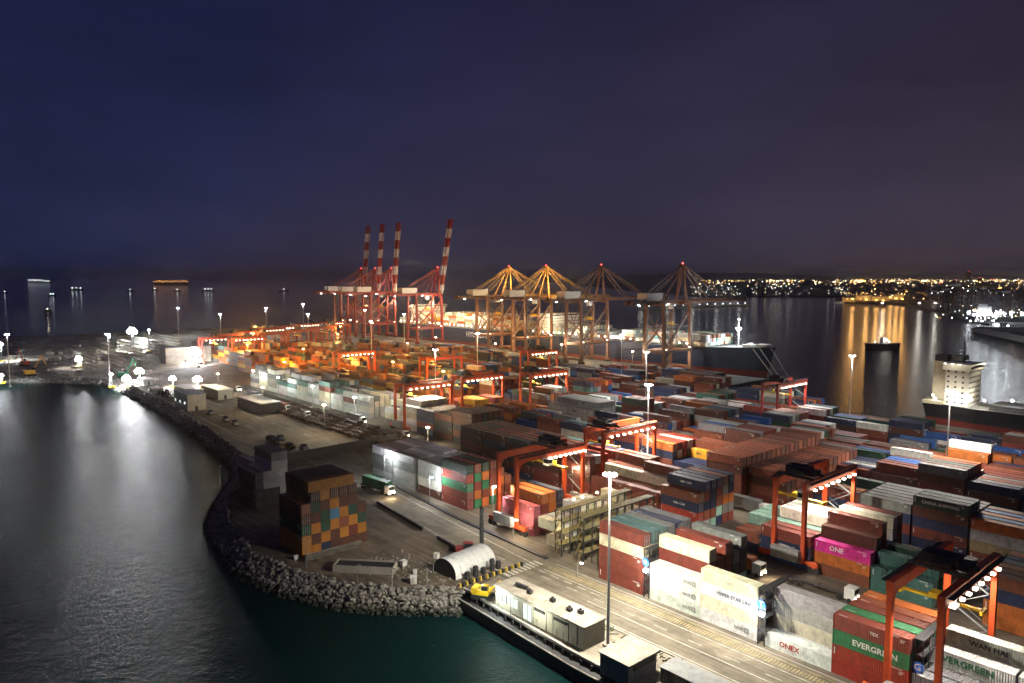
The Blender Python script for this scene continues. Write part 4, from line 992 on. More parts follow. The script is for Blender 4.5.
M['rackp']=paint('rack_ochre',(0.26,0.21,0.085),.6,.3,1,dirt=.3)
k6=make_rack(9); k6t=tree_of(k6)
k6.location=W(122.6,122.5,0); tag(k6,'ochre reefer rack with four walkways, nearest the pink stack','reefer rack','reefer racks beside the gantry')
o=copy_tree(k6,k6t); o.location=W(115.4,122.5,0); tag(o,'ochre reefer rack with four walkways, nearest the brown and cream stack','reefer rack','reefer racks beside the gantry')
for p,q in ((119.5,124.5),(119.5,133),(119.5,140),(124.8,128),(124.8,138)):
    light(p-.5,q,9.8 if q>130 else 6.2,1300,(1,.85,.5),.25,name='rack_light')
for i,q in enumerate((128,131,136.5,141.5)):
    mb=MB(); mb.box(-.25,.25,-.2,.2,0,.35); o=mb.build('rack_lamp',M['lamps'],None,W(121.9,q,12.5),RZ); tag(o,'warm round lamp on the racks, %s from the road'%ORD[i],'lamp','lamps on the reefer racks')
# four-tier reefers inside the racks
cc_=['white','cream','cream','white','ltgrey','cream','white','cream','white']
n_=0
for r in range(9):
    for t in range(4):
        if (r*3+t)%5 in (4,1) or (r==0 and t!=2): continue
        massbox(123.0,123.0+6.0,122.6+r*2.88+.2,122.6+r*2.88+2.6,t*CH+.05,t*CH+CH-.05,colour(cc_[(r+t)%9],r*9+t),MASS)
BF=[(92.35,119.6,'star','slim dark ladder frame between the brown stack and the white ones','*'),(66.0,119.4,'T','ladder frame between the white stacks','T'),(40.2,121.0,'G','ladder frame beside the EVERGREEN stack','G')]
for i,(p,q,_,lab,s) in enumerate(BF):
    root=at('cable_tower',p+1.2,q)
    mb=MB()
    for x in (0,1.3):
        for y in (0,2.6,5.4,8.2): mb.bar((x,y,0),(x,y,10.4),.14)
    for z in (2.6,5.2,7.8,10.4):
        mb.bar((0,0,z),(1.3,0,z),.12); mb.bar((0,0,z),(0,8.2,z),.12); mb.bar((1.3,0,z),(1.3,8.2,z),.12); mb.box(.05,1.25,0.1,8.1,z+.02,z+.08)
        mb.bar((1.35,0,z+1.05),(1.35,8.2,z+1.05),.06)
    for z in (0,2.6,5.2,7.8): mb.bar((.1,-.15,z),(1.2,-.15,z+2.5),.08)
    mb.build('frame',M['dark'],root); tag(root,lab,'cable tower','ladder frames between the stacks')
    sg=at('round_sign',p+.4,q-.55,8.0 if s!='G' else 6.2)
    mb=MB(); mb.prism([(.9*math.cos(a*math.pi/5),.9*math.sin(a*math.pi/5)) for a in range(10)],0,.08); pl=mb.build('panel',M['blue'],sg); pl.rotation_euler=(math.pi/2,0,0)
    text(s,1.5 if s!='*' else 1.9,sg,(0,-.1,0 if s!='*' else -.35),M['white'],bold=.03)
    tag(sg,'round blue bay sign with a white %s on the %s'%('star mark' if s=='*' else 'letter '+s,lab),'sign','blue bay signs'); sg['label']=' '.join(sg['label'].split()[:16])
    if s!='G':
        mb=MB(); mb.box(-.4,.4,-.3,.3,-.3,.3); lp=mb.build('bay_lamp',M['lampw'],None,W(p+.3,q-.6,6.2),RZ); tag(lp,'white lamp below the blue %s sign'%('star' if s=='*' else s),'lamp'); light(p+.3,q-1.2,6.2,3500,(1,.97,.9),.3,name='bay_light')
# machinery and workers' clutter in the lane behind the roadside stacks
# ------------------------------------------------------------------ rail wagons and pallets in the left foreground
def make_wagon():
    root=empty('freight_wagon',(0,0,0)); mb=MB(); mb.box(0,13.6,0,2.7,.9,1.3)
    mb.box(0,.15,0,2.7,1.3,2.6); mb.box(13.45,13.6,0,2.7,1.3,2.6)
    for k in range(8): mb.box(.8+k*1.6,.9+k*1.6,0,.08,1.3,2.4); mb.box(.8+k*1.6,.9+k*1.6,2.62,2.7,1.3,2.4)
    mb.build('body',M['dkred'],root)
    for x in (1.5,3,10.6,12.1):
        mb=MB(); mb.bar((x,.5,.45),(x,2.2,.45),.9,n=10); mb.build('wheelset',M['dark'],root)
    return root
M['dkred']=paint('wagon_brown',(0.075,0.04,0.033),.8,.5,.9,dirt=.5)
wg=make_wagon(); wgt=tree_of(wg); first=True; wi=0
for tr in range(4):
    for k in range(8):
        p=236+k*14.3+tr*3; q=150.5+tr*4.1+max(0,(p-300))*0.03
        if rnd.random()<.12: continue
        o=wg if first else copy_tree(wg,wgt); first=False; o.location=W(p+13.6,q,0.02)
        tag(o,'dark open wagon, %s along the %s siding from the white reefers'%(ORD[k],ORD[tr]),'freight wagon','wagons parked on the sidings')
mb=MB()
for k in range(700):
    p=rnd.uniform(218,345);q=rnd.uniform(150,167)+max(0,(p-300))*0.03; s_=rnd.uniform(.3,1.0); a=W(p,q,0); z=rnd.uniform(.02,2.6) if p>236 else .02; b=W(p+s_*2.5,q,0); zz=rnd.uniform(.15,2.0) if p>236 else .2; mb.bar((a.x,a.y,zz),(b.x,b.y,zz),s_*.9,.35)
tag(mb.build('rail_yard_clutter',M['dkred']),'dark jumble of scrap and loads lying over the sidings',None,None,'stuff')
mb=MB(); mb.bar(W(250,104,1.6),W(252,160,1.6),.5,3.2); tag(mb.build('boundary_wall',M['dark']),'dark boundary wall closing off the lorry park','wall')
mb=MB(); mb.bar(W(252.5,104,1.0),W(252.5,150,1.0),.2,2.0); mb.bar(W(253,160,1.2),W(430,168.5,1.2),.25,2.4); tag(mb.build('perimeter_fence',M['dark']),'dark fence between the lorry park and the reefer stacks','fence')
# small parked things in the lorry park
pk=0
for k in range(16):
    p=rnd.uniform(262,460);q=rnd.choice([121.5,124.5])+ (p-262)*0.02
    mb=MB(); L_=rnd.uniform(4,7); mb.box(0,L_,0,2,.5,1.5); mb.box(L_*.2,L_*.75,.15,1.85,1.5,2.2,mi=1)
    cn=rnd.choice(['white','grey','dkred','creamw'])
    o=mb.build('parked_van',[M[cn],M['glass']],None,W(p,q,0),RZ)
    for x in (1,L_-1.2):
        m2=MB(); m2.bar((x,-.02,.4),(x,2.02,.4),.8,n=8); m2.build('wheels',M['rubber'],o)
    tag(o,'small parked vehicle on the seawall side of the lorry park','van','vehicles along the seawall'); pk+=1
# buildings at the corner of the left yard
def building(name,p,q,lx,ly,h,wallm,roofm,lab,cat='building',windows=0,lit=False,rz=0):
    r=empty(name,W(p,q,0),RZ+rz); mb=MB(); mb.box(0,lx,0,ly,0,h); mb.build('wall',M[wallm],r)
    mb=MB(); mb.box(-.3,lx+.3,-.3,ly+.3,h+.002,h+.4); mb.build('roof',M[roofm],r)
    for k in range(windows):
        x=1+k*(lx-2)/max(1,windows-.0); mb=MB(); mb.box(x,x+1.3,-.06,-.003,h*.4,h*.4+1.3); mb.build('window',M['litwin'] if (lit and k%2==0) else M['glass'],r)
    mb=MB(); mb.box(lx+.003,lx+.07,ly*.4,ly*.4+1.4,0,2.3); mb.build('door',M['dark'],r)
    tag(r,lab,cat); return r
building('gatehouse',397,119,20,9,8,'creamw','grey','cream two-storey office block at the corner of the bay','building',5,True)
building('warehouse',605,172,14,34,12,'roof','grey','large white warehouse glaring under the biggest floodlight','warehouse',0)
building('warehouse',560,208,30,20,10,'grey','roof','low grey warehouse between the floodlit white one and the stacks','warehouse',0)
building('canopy',440,132,24,8,4.5,'creamw','white','white canopy roof left of the office block','canopy'); building('canopy',428,143,26,8,5,'creamw','white','white canopy roof right of the office block','canopy')
building('site_hut',455,122,12,5,3,'grey','roof','small grey hut on the shore by the glaring floodlights','hut',2,True); building('site_hut',500,128,14,6,3.2,'grey','roof','small grey hut beside the shore mast','hut',2)
building('workshop',375,143,30,10,5,'dark','grey','dark low workshop behind the cream office block','workshop',0)
# scaffold-like racks on the building site
def make_racking():
    root=empty('steel_racking',(0,0,0)); mb=MB()
    for i in range(9):
        for y in (0,2.6): mb.bar((i*4,y,0),(i*4,y,11),.3)
    mb.build('uprights',M['grey'],root)
    mb=MB()
    for z in (2.6,5.2,7.8,10.6): mb.box(0,32,-.1,2.7,z,z+.5)
    mb.build('shelves',M['creamw'],root); return root
rk=make_racking(); rkt=tree_of(rk); n=0
for (p,q) in sorted(((640,120),(665,135),(690,150),(612,138),(640,160),(600,118),(720,170),(745,190),(700,190),(770,215),(660,185),(735,215)),key=lambda t:t[1]):
    o=rk if n==0 else copy_tree(rk,rkt); o.location=W(p,q,0); tag(o,'pale steel racking on the building site, %s of the racks from the shore'%ORD[n],'racking','steel racks on the building site'); n+=1
mb=MB()
for k in range(380):
    p=rnd.uniform(540,950);q=rnd.uniform(40,420)
    if q<118 and p<560: continue
    if 560<p<760 and 200<q: continue
    s_=rnd.uniform(.8,4.0); a=W(p,q,0); mb.box(a.x-s_,a.x+s_,a.y-s_*.4,a.y+s_*.4,0.02,rnd.uniform(.4,2.2))
tag(mb.build('site_materials',M['concrete']),'heaps of building materials spread over the floodlit ground',None,None,'stuff')
def digger(p,q,lab,m='orange',rz=0):
    r=at('crawler_crane',p,q,0,rz); mb=MB(); mb.box(-3,3,-2,2,.2,1.2); mb.build('tracks',M['rubber'],r); mb=MB(); mb.box(-3.5,2.5,-1.7,1.7,1.3,4); mb.build('body',M[m],r)
    mb=MB(); mb.bar((1.5,0,3),(7,0,13),.7); mb.bar((7,0,13),(10,0,6),.5); mb.build('boom_arm',M[m],r); mb=MB(); mb.box(1,2.6,-1.6,-.3,4,5.4); mb.build('cab',M['glass'],r); tag(r,lab,'excavator','excavators on the building site')
digger(618,52,'orange excavator at the left edge of the building site'); digger(585,84,'yellow excavator with a lit cab near the bay shore','yellow',R(100)); digger(530,128,'green excavator on the shore under the mast','green',R(40)); digger(650,90,'orange excavator farther back on the sandy ground','orange',R(200))
# dotted lamps over the left yard
dl=[(300,168.5,11,'lampw'),(345,170,11,'lampw'),(388,171,11,'lampw'),(425,172.0,11,'lampw'),(286,146,12,'lamps'),(352,147,12,'lamps'),(418,149,12,'lamps'),(238,166,7,'lamps'),(455,205,11,'lampo'),(500,240,14,'lampo'),(440,243,15,'lampo'),(540,215,16,'lampo'),(590,240,20,'lampo'),(640,262,22,'lampo'),(380,240,15,'lampo'),(330,241,14,'lampo'),(560,300,18,'lampo'),(470,310,16,'lampo'),(620,335,20,'lampo'),(700,390,20,'lampw'),(520,372,14,'lamps'),(440,372,14,'lamps'),(400,405,14,'lamps'),(330,405,14,'lamps')]  # warm lamps in the lorry park are added to brighten its ground
dl.sort(key=lambda t:t[0]**2+t[1]**2)
for i,(p,q,h,l_) in enumerate(dl):
    r=at('area_lamp',p,q); mb=MB(); mb.bar((0,0,0),(0,0,h),.25,n=6); mb.build('pole',M['grey'],r); mb=MB(); mb.box(-.6,.6,-.5,.5,h,h+.5); mb.build('bulb',M[l_],r)
    tag(r,'%s area lamp, left yard, %s of its colour from the viewer'%({'lampw':'white','lamps':'warm white','lampo':'orange sodium'}[l_],ORD[sum(1 for t in dl[:i] if t[3]==l_)]),'area lamp','area lamps of the left yard')
    light(p-.8,q-(2 if l_=='lampw' else .8),h+1,{'lampw':17000,'lamps':16000,'lampo':90000}[l_],{'lampw':(.92,1,.9),'lamps':(1,.8,.5),'lampo':(1,.45,.08)}[l_],.4,name='area_light')
# ------------------------------------------------------------------ ships
def hull(L_,B,zd,cols,sheer=3.0,bowrake=7.0,boot=1.5,name='hull',parent=None,transom=0.75):
    st=[0,.02,.06,.14,.3,.5,.68,.78,.86,.92,.965,.99,1.0]
    def hb(s):
        a=1-(max(0,(s-.70))/.30)**2.4 if s>.70 else 1
        b=transom+(1-transom)*min(1,s/.12) if s<.12 else 1
        return max(.02,a*b)*B/2
    def wl(s):
        a=1-(max(0,(s-.58))/.42)**1.7 if s>.58 else 1
        b=.45+.55*min(1,s/.16); return max(.015,a*b)*B/2
    mb=MB(); zs=[-3.6,boot,boot+(zd-boot)*.55,None]; rows=[]
    for s in st:
        top=zd+sheer*max(0,(s-.72)/.28)**1.5+ (sheer*.3*max(0,(.1-s)/.1))
        r=[]
        for k,z in enumerate((-3.6,boot,boot+(top-boot)*.55,top)):
            f=(0,.28,.62,1)[k]; y=wl(s)*(1-f)+hb(s)*f; x=s*L_+ (bowrake*f*max(0,(s-.8)/.2)**1.5) - (L_*.012*f if s==0 else 0)
            r.append((x,y,z))
        rows.append(r)
    n=len(st); vs=[]
    for r in rows: vs+= [(x,-y,z) for x,y,z in r]+[(x,y,z) for x,y,z in r]
    fs=[];mi=[]
    for i in range(n-1):
        for k in range(3):
            a=i*8+k;b=(i+1)*8+k; fs.append((a,b,b+1,a+1)); mi.append(1 if k==0 else 0)
            fs.append((a+4,a+5,b+5,b+4)); mi.append(1 if k==0 else 0)
        fs.append((i*8+3,(i+1)*8+3,(i+1)*8+7,i*8+7)); mi.append(2)
    for k in range(3):
        fs.append((k,k+1,k+5,k+4)); mi.append(1 if k==0 else 0); e=(n-1)*8; fs.append((e+k,e+k+4,e+k+5,e+k+1)); mi.append(1 if k==0 else 0)
    mb.v=vs;mb.f=fs;mb.mi=mi;mb.c=[None]*len(fs)
    return mb.build(name,[M[c] for c in cols],parent)
def block_house(root,x0,x1,B,z0,z1,mat='white',decks=6):
    mb=MB(); mb.box(x0,x1,-B/2,B/2,z0,z1); mb.box(x0-1,x1+1,-B/2-1.6,B/2+1.6,z1+.003,z1+2.8); s=mb.build('superstructure',M[mat],root)
    mb=MB()
    for k in range(decks):
        z=z0+1.2+k*(z1-z0)/decks
        for y in range(int(B/2)): mb.box(x1+.003,x1+.06,-B/2+.6+y*2,-B/2+1.5+y*2,z,z+.8)
        for x in range(int((x1-x0)/3)): mb.box(x0+.8+x*3,x0+1.6+x*3,-B/2-.06,-B/2-.003,z,z+.8)
    mb.box(x1+1.003,x1+1.06,-B/2-1,B/2+1,z1+1,z1+2.2); mb.build('window',M['glass'],s)
    mb=MB(); mb.bar(((x0+x1)/2,0,z1+2.8),((x0+x1)/2,0,z1+11),.7); mb.bar(((x0+x1)/2,-3,z1+8),((x0+x1)/2,3,z1+8),.25); mb.build('radar_mast',M['dark'],root)
    return s
def sship(p,q,L_,B,zd,cols,lab,nm,cargo,house,lampn,lampmat='lampw',z=0,rev=False):
    root=empty('container_ship',W(p,q,0)); hull(L_,B,zd,cols,parent=root)
    if house: block_house(root,house[0],house[1],B-4,zd,house[2]); 
    if house:
        mb=MB(); mb.box(house[0]-12,house[0]-4,-4,4,zd,house[2]-4); mb.build('funnel',M['orange'],root)
    for k in range(lampn):
        x=12+k*(L_*.80-12)/lampn; mb=MB(); mb.box(x-.45,x+.45,-B/2+.3,-B/2+.9,zd+2.4,zd+3.1); mb.build('deck_lamp',M[lampmat],root)
    mb=MB()
    for k in range(int(L_*.8/13)):
        x=10+k*13; mb.box(x,x+.9,-B/2+.4,B/2-.4,zd,zd+6.5)
    mb.build('lashing_bridge',M['grey'],root)
    mb=MB(); 
    for k in range(60): mb.bar((L_*.8*k/60+4,-B/2+.15,zd),(L_*.8*k/60+4,-B/2+.15,zd+1.2),.1)
    mb.bar((4,-B/2+.15,zd+1.2),(L_*.82,-B/2+.15,zd+1.2),.1); mb.build('railing',M['white'],root)
    if nm: text(nm[0],nm[1],root,(nm[2],-B/2-.55,nm[3]),M['white'],bold=.06)
    tag(root,lab,'container ship'); return root
s0=sship(708,471,225,42,15,('hullblue','hullred','grey'),'blue-hulled container ship with big white name behind the ochre-lit cranes',('HYUNDAI',7.5,148,9.5),1,(30,42,33),24,'lamps')
s1=sship(492,469,228,40,15.5,('hullblue','hullred','grey'),'dark blue container ship with red boot-topping, white breakwater and its bow to the channel',None,1,(18,32,31),26,'lamps')
# cargo aboard
for (p,q,B,zd,x0,x1,lo,hi,pal) in ((708,471,42,15,48,190,3,5,['cream','cream','white','yellow','sand','orange','ltgrey','white']),(492,469,40,15.5,36,180,1,3,['cream','white','teal','ltgrey','grey','mint','cream','brown'])):
    k=0; x=x0
    while x<x1:
        hb_=rnd.randint(lo,hi)
        for j in range(int((B-3)/2.5)):
            for t in range(max(0,hb_-(1 if rnd.random()<.25 else 0))):
                massbox(p-x-CL,p-x,q-B/2+1.5+j*2.5,q-B/2+1.5+j*2.5+CW,zd+1.5+t*CH,zd+1.5+t*CH+CH-.04,colour(rnd.choice(pal),rnd.randint(0,9999)),MASS)
        x+=13; k+=1
# bow fittings of the near ship
mb=MB(); mb.box(186,187.2,-17,17,15.5,23.5); mb.box(176,186,-17.6,-17,15.5,21.5); mb.box(176,186,17,17.6,15.5,21.5); mb.build('breakwater',M['white'],s1)
mb=MB(); mb.bar((206,0,17),(206,0,36),.8,n=8,w2=.4); mb.bar((206,-2.4,29),(206,2.4,29),.3); fm=mb.build('foremast',M['white'],s1)
mb=MB(); mb.box(205,207,-1.6,1.6,29.2,30.0); mb.build('mast_lamp',M['lampf'],fm); mb=MB(); mb.blob((206,0,36.3),.6); mb.build('mast_lamp',M['lampw'],fm)
mb=MB(); mb.box(212,218,-5,5,17.5,19.0); mb.bar((215,-3,19),(215,3,19),2.2,n=10); mb.box(222,230,-4,4,18.3,19.8); mb.build('windlass',M['white'],s1)
mb=MB()
for a,b in (((226,-6,17.5),(250,-21,.6)),((222,-8,17),(246,-21.4,.6)),((232,-2,18),(256,-20,.6))): mb.bar(a,b,.28)
mb.build('mooring_line',M['rod'],s1)
for x,y,z,wv,col in ((206,-3,29,60000,(.85,.97,1)),(212,0,24,16000,(.85,.95,1)),(150,-24,26,30000,(.9,1,.9)),(110,-24,26,30000,(1,.95,.8)),(70,-24,26,30000,(1,.9,.7)),(40,-24,30,30000,(1,.85,.6)),(160,0,38,30000,(1,.95,.85))): light(0,0,0,wv,col,1,parent=s1,loc=(x,y,z),name='ship_light')
for x in (20,60,95,130,165): light(0,0,0,80000,(1,.80,.48),1,parent=s0,loc=(x,-27,38),name='ship_light')
light(0,0,0,25000,(.8,.9,1),1,parent=s0,loc=(150,-44,20),name='ship_light')
# grey ship by the right-hand quay
s2=empty('cargo_ship',W(127.5,379,0)); hull(150,22,8.0,('hullblack','hullred','grey'),sheer=2.5,parent=s2,transom=.7)
block_house(s2,8,17.6,16.5,8,24.5,'white',7)
mb=MB(); mb.box(-1,8,-9,9,8.0,9.6); mb.box(1,7,-3,3,9.6,27.5); mb.box(1.4,6.6,-2.6,2.6,27.5,30.5,mi=1); mb.build('funnel',[M['creamw'],M['dark']],s2)
mb=MB(); mb.bar((6,-4,26),(6,-4,32),.3); mb.bar((12,2,28),(12,2,37),.8); mb.bar((12,-2,34),(12,5,34),.4); mb.box(9,13,-3,6,28.3,30.5); mb.build('signal_mast',M['dark'],s2)
for k in range(5):
    mb=MB(); x=26+k*22; mb.box(x,x+17,-8,8,8,10.2); mb.build('hatch',M['grey'],s2)
for k in range(2):
    mb=MB(); x=46+k*44; mb.bar((x,0,8),(x,0,24),2,n=10); mb.bar((x,0,23),(x+18,0,14),.9); mb.build('deck_crane',M['creamw'],s2)
mb=MB()
for k in range(40): mb.bar((k*2.4-1,-8.6 if k<4 else -10.6,8.2),(k*2.4-1,-8.6 if k<4 else -10.6,9.4),.08)
mb.bar((5,-10.6,9.4),(95,-10.6,9.4),.09); mb.build('railing',M['white'],s2)
for x,y,z,m_ in ((3,-8,12,'lamps'),(8,-9.4,27,'lampw'),(11,-9.4,27,'lampw'),(14,-9.4,27,'lampw'),(19.5,4,27,'lamps'),(19,-9,12,'lampf'),(24,-8,12,'lamps'),(34,-6,13,'lampw'),(44,-8,12,'lamps'),(52,-6,14,'lampw'),(70,-6,13,'lamps'),(13,-9.6,11,'lampw'),(4,-8,10.6,'lampw')):
    mb=MB(); mb.box(x-.35,x+.35,y-.3,y+.3,z-.3,z+.3); mb.build('deck_lamp',M[m_],s2)
for x,y,z,wv in ((12,-13,12,5000),(22,-4,13,3500),(22,3,26,1500),(34,-6,13,1800),(50,-6,14,1800),(3,-10,12,1800),(12,-14,30,3000)): light(0,0,0,wv,(1,.88,.6),.3,parent=s2,loc=(x,y,z),name='ship_light')
tag(s2,'black-hulled cargo ship with cream accommodation tower moored at the right-hand quay','cargo ship')
# quay mooring bollards skipped where hidden; tug in the channel
def gnd(x,y,z=ZW):
    a=(x-512)/738;b=-(y-341.5)/738; d=(a,math.cos(th)+b*math.sin(th),-math.sin(th)+b*math.cos(th)); t=(z-H)/d[2]; return Vector((d[0]*t,d[1]*t,z))
def small_ship(name,loc,L_,B,zd,cols,lab,cat,hx,hh,lamps,rz=0,mastlights=None,wts=0,lcol=(1,.9,.7)):
    if name=='anchored_ship': lamps=[(a,b,{'lampw':'lampsea','lampo':'lampseao'}.get(m_,m_),s_) for a,b,m_,s_ in lamps]
    r=empty(name,(loc.x,loc.y,0),rz); hull(L_,B,zd,cols,sheer=zd*.35,bowrake=L_*.03,boot=-2,parent=r)
    mb=MB(); mb.box(L_*hx,L_*hx+L_*.14,-B*.4,B*.4,zd,zd+hh); mb.box(L_*hx+.5,L_*hx+L_*.1,-B*.3,B*.3,zd+hh,zd+hh*1.25); mb.build('superstructure',M['white'],r)
    mb=MB(); mb.bar((L_*hx+2,0,zd+hh),(L_*hx+2,0,zd+hh*1.8),B*.04); mb.build('mast',M['dark'],r)
    for (fx,fz,m_,s_) in lamps:
        mb=MB(); x=fx*L_; z=zd+fz; mb.box(x-s_,x+s_,-B*.5-s_*.4,-B*.5+s_*.4,z-s_,z+s_); mb.build('deck_lamp',M[m_],r)
    if wts: light(0,0,0,wts,lcol,1,parent=r,loc=(L_*hx,-B,zd+hh*1.5),name='ship_light')
    tag(r,lab,cat); return r
small_ship('tugboat',gnd(866,349),31,10,2.5,('hullblack','hullblack','grey'),'small dark tug with a pale wheelhouse alone in the channel','tug',.45,5,((.5,4,'lampw',.5),(.62,2,'lamps',.4),(.2,2,'lamps',.3)),R(-5),wts=2500)
sea=[(30,283,52,'brightly lit white ship at anchor, leftmost on the sea','lampw',[(k/9,.0+ (12 if k<6 else 4),'lampw') for k in range(9)]),
 (155,285,188,'anchored ship strung with orange lights','lampo',[(k/12,6+3*(k%3),'lampo') for k in range(13)]),
 (70,290,84,'small lit ship right of the leftmost anchored one','lampw',[(.2,6,'lampw'),(.5,8,'lampw'),(.8,5,'lampw')]),
 (202,291,214,'small lit ship right of the orange-lit one','lampw',[(.3,8,'lampw'),(.55,9,'lampw'),(.8,7,'lampw')]),
 (279,291,289,'small lit ship far out beside the raised red cranes','lampw',[(.5,8,'lampw')]),
 (48,296,56,'faint ship under the leftmost anchored one','lampw',[(.4,8,'lampw'),(.7,6,'lampw')]),
 (2,293,8,'faint ship at the very left edge of the sea','lampw',[(.5,7,'lampw')]),
 (127,291,134,'faint ship between the white and the orange lit ships','lampw',[(.5,7,'lampw')]),(174,291,181,'faint ship just below the orange-lit one','lampw',[(.5,9,'lampw')]),
 (482,292,492,'faint ship with one light above the ochre-lit cranes','lampw',[(.5,22,'lampw')]),(44,312,52,'small boat with a dim lamp nearer than the anchored ships','lamps',[(.5,5,'lamps')]),(152,290,158,'faint boat left of the orange-lit ship','lampw',[(.5,7,'lampw')])]
for x0,y,x1,lab,m_,ls in sea:
    g=gnd(x0,y); D=g.y; L_=(x1-x0)*D/738; s_=D/738*0.30
    small_ship('anchored_ship',g,L_,L_*.14,L_*.05,('hullblack','hullred','grey'),lab,'ship',.1,L_*.07,[(a,b*L_/200+2,c_,s_) for a,b,c_ in ls],0,wts=(2500 if len(ls)>4 else 0),lcol=(1,.5,.15) if m_=='lampo' else (.9,.95,1))
# ------------------------------------------------------------------ far shore, hills and city
m_far=ground_mat('far_ground',(0.03,0.026,0.022),(0.06,0.05,0.045),0.004)
pts=[gnd(a,b,-3) for a,b in ((845,303),(905,304.5),(935,312),(962,321),(985,325),(1000,328),(1100,342))]
poly=[(v.x,v.y) for v in pts]+[(9000,1200),(40000,9000),(40000,50000),(-500,50000),(gnd(540,281).x,gnd(540,281).y),(gnd(600,288).x,gnd(600,288).y),(gnd(700,296.5).x,gnd(700,296.5).y),(gnd(845,297.5).x,gnd(845,297.5).y)]
mb=MB(); mb.prism(poly,-6,-0.8); tag(mb.build('far_shore',m_far),None,None,None,'structure')
def ridge(name,x0,x1,D,prof,lab=None):
    mb=MB(); n=len(prof); vs=[]
    for i,h in enumerate(prof):
        x=x0+(x1-x0)*i/(n-1); X=(x-512)/738*D
        for j,(dy,k) in enumerate(((-1500,0),(-500,.6),(0,1),(900,.55),(2200,0))):
            vs.append((X*(1+dy/D),D+dy,max(-5,h*k*(1+.15*math.sin(i*1.7+j)))))
    fs=[(i*5+j,(i+1)*5+j,(i+1)*5+j+1,i*5+j+1) for i in range(n-1) for j in range(4)]
    mb.add(vs,fs); o=mb.build(name,m_far); tag(o,None,None,None,'structure')
ridge('hills',560,860,13000,[15,40,60,72,80,95,110,120,130,135,120,100,85,70,55,40,20])
ridge('hills',690,1150,17000,[15,40,60,75,90,85,70,80,95,100,95,80,80,85,95,85,75,60])
# low blocks of the town (uncountable) and their lamps
mb=MB()
for k in range(1500):
    x=rnd.uniform(690,1050); D=math.exp(rnd.uniform(math.log(2600),math.log(15000))); X=(x-512)/738*D
    if x<850 and D<4200: continue
    w_=rnd.uniform(10,45); h=rnd.uniform(5,16)*(1.8 if rnd.random()<.1 else 1); mb.box(X,X+w_,D,D+rnd.uniform(10,40),-1,h)
for k in range(260):
    x=rnd.uniform(905,1050); y=rnd.uniform(292,316); 
    if y>304+(x-905)*.2: continue
    g=gnd(x,y,-1); w_=rnd.uniform(8,50); h=rnd.uniform(4,22); mb.box(g.x,g.x+w_,g.y,g.y+rnd.uniform(8,40),-1,h)
tag(mb.build('town_blocks',paint('far_wall',(0.22,0.19,0.17),.8,.4,.01)),'mass of low town and port buildings on the far shore',None,None,'stuff')
mb=MB()
WH=(1,.93,.80);OR=(1,.50,.14);YE=(1,.74,.34);CO=(.8,.9,1)
def lamp_at(x,y,size,col,k=1.0,h=None):
    if (math.sin(x*.09)+math.sin(x*.043+1.3)+math.sin(x*.31))*.33+.15<rnd.uniform(-1,.75): return
    size*=1.3
    z=h if h is not None else rnd.uniform(3,14); g=gnd(x,y,z) if y>278.2 else None
    if g is None: D=21000; g=Vector(((x-512)/738*D,D,67-(y-276)*D/738))
    D=g.y; r=size*D/738*.5; mb.blob((g.x,g.y,g.z),r,0,tuple(c_*k for c_ in col),1.0)
for k in range(900):      # main band under the skyline
    x=700+330*rnd.random()**.8; y=280.2+abs(rnd.gauss(0,2.2)); lamp_at(x,y,rnd.uniform(.35,.8),rnd.choice([WH,YE,YE,OR,OR]),rnd.uniform(.08,.6) if rnd.random()<.8 else 1.1)
for k in range(190):
    x=rnd.uniform(745,1024); y=rnd.uniform(279.0,281.5); lamp_at(x,y,rnd.uniform(.4,.9),rnd.choice([WH,YE,OR]),rnd.uniform(.2,1))
for k in range(330):      # dimmer band between town and water
    x=rnd.uniform(840,1024); y=rnd.uniform(284,299); lamp_at(x,y,rnd.uniform(.3,.75),rnd.choice([WH,YE,OR,OR]),rnd.uniform(.06,.6))
for k in range(200):
    x=rnd.uniform(690,850); y=rnd.uniform(284,295.5); lamp_at(x,y,rnd.uniform(.3,.65),rnd.choice([WH,WH,CO,YE]),rnd.uniform(.05,.45))
for k in range(70): x=rnd.uniform(735,790); lamp_at(x,274.6+abs(x-758)*.05+rnd.uniform(0,2.8),rnd.uniform(.35,.7),rnd.choice([YE,OR,YE]),rnd.uniform(.2,1))
for k in range(70): lamp_at(rnd.uniform(600,760),rnd.uniform(273,279.5),rnd.uniform(.3,.5),rnd.choice([YE,OR]),rnd.uniform(.03,.25))
for k in range(190):      # white glare of the far terminal
    x=rnd.gauss(985,14); y=314+rnd.gauss(0,4.0); lamp_at(x,min(y,321),rnd.uniform(.4,1.1),rnd.choice([CO,WH,CO]),rnd.uniform(.2,1.1),8)
for k in range(90): lamp_at(rnd.uniform(935,1024),rnd.uniform(296,318),rnd.uniform(.3,.8),rnd.choice([WH,YE,OR,CO]),rnd.uniform(.1,.7))
tag(mb.build('city_lights',M['citylight']),'countless white and amber lamps of the town across the bay',None,None,'stuff')
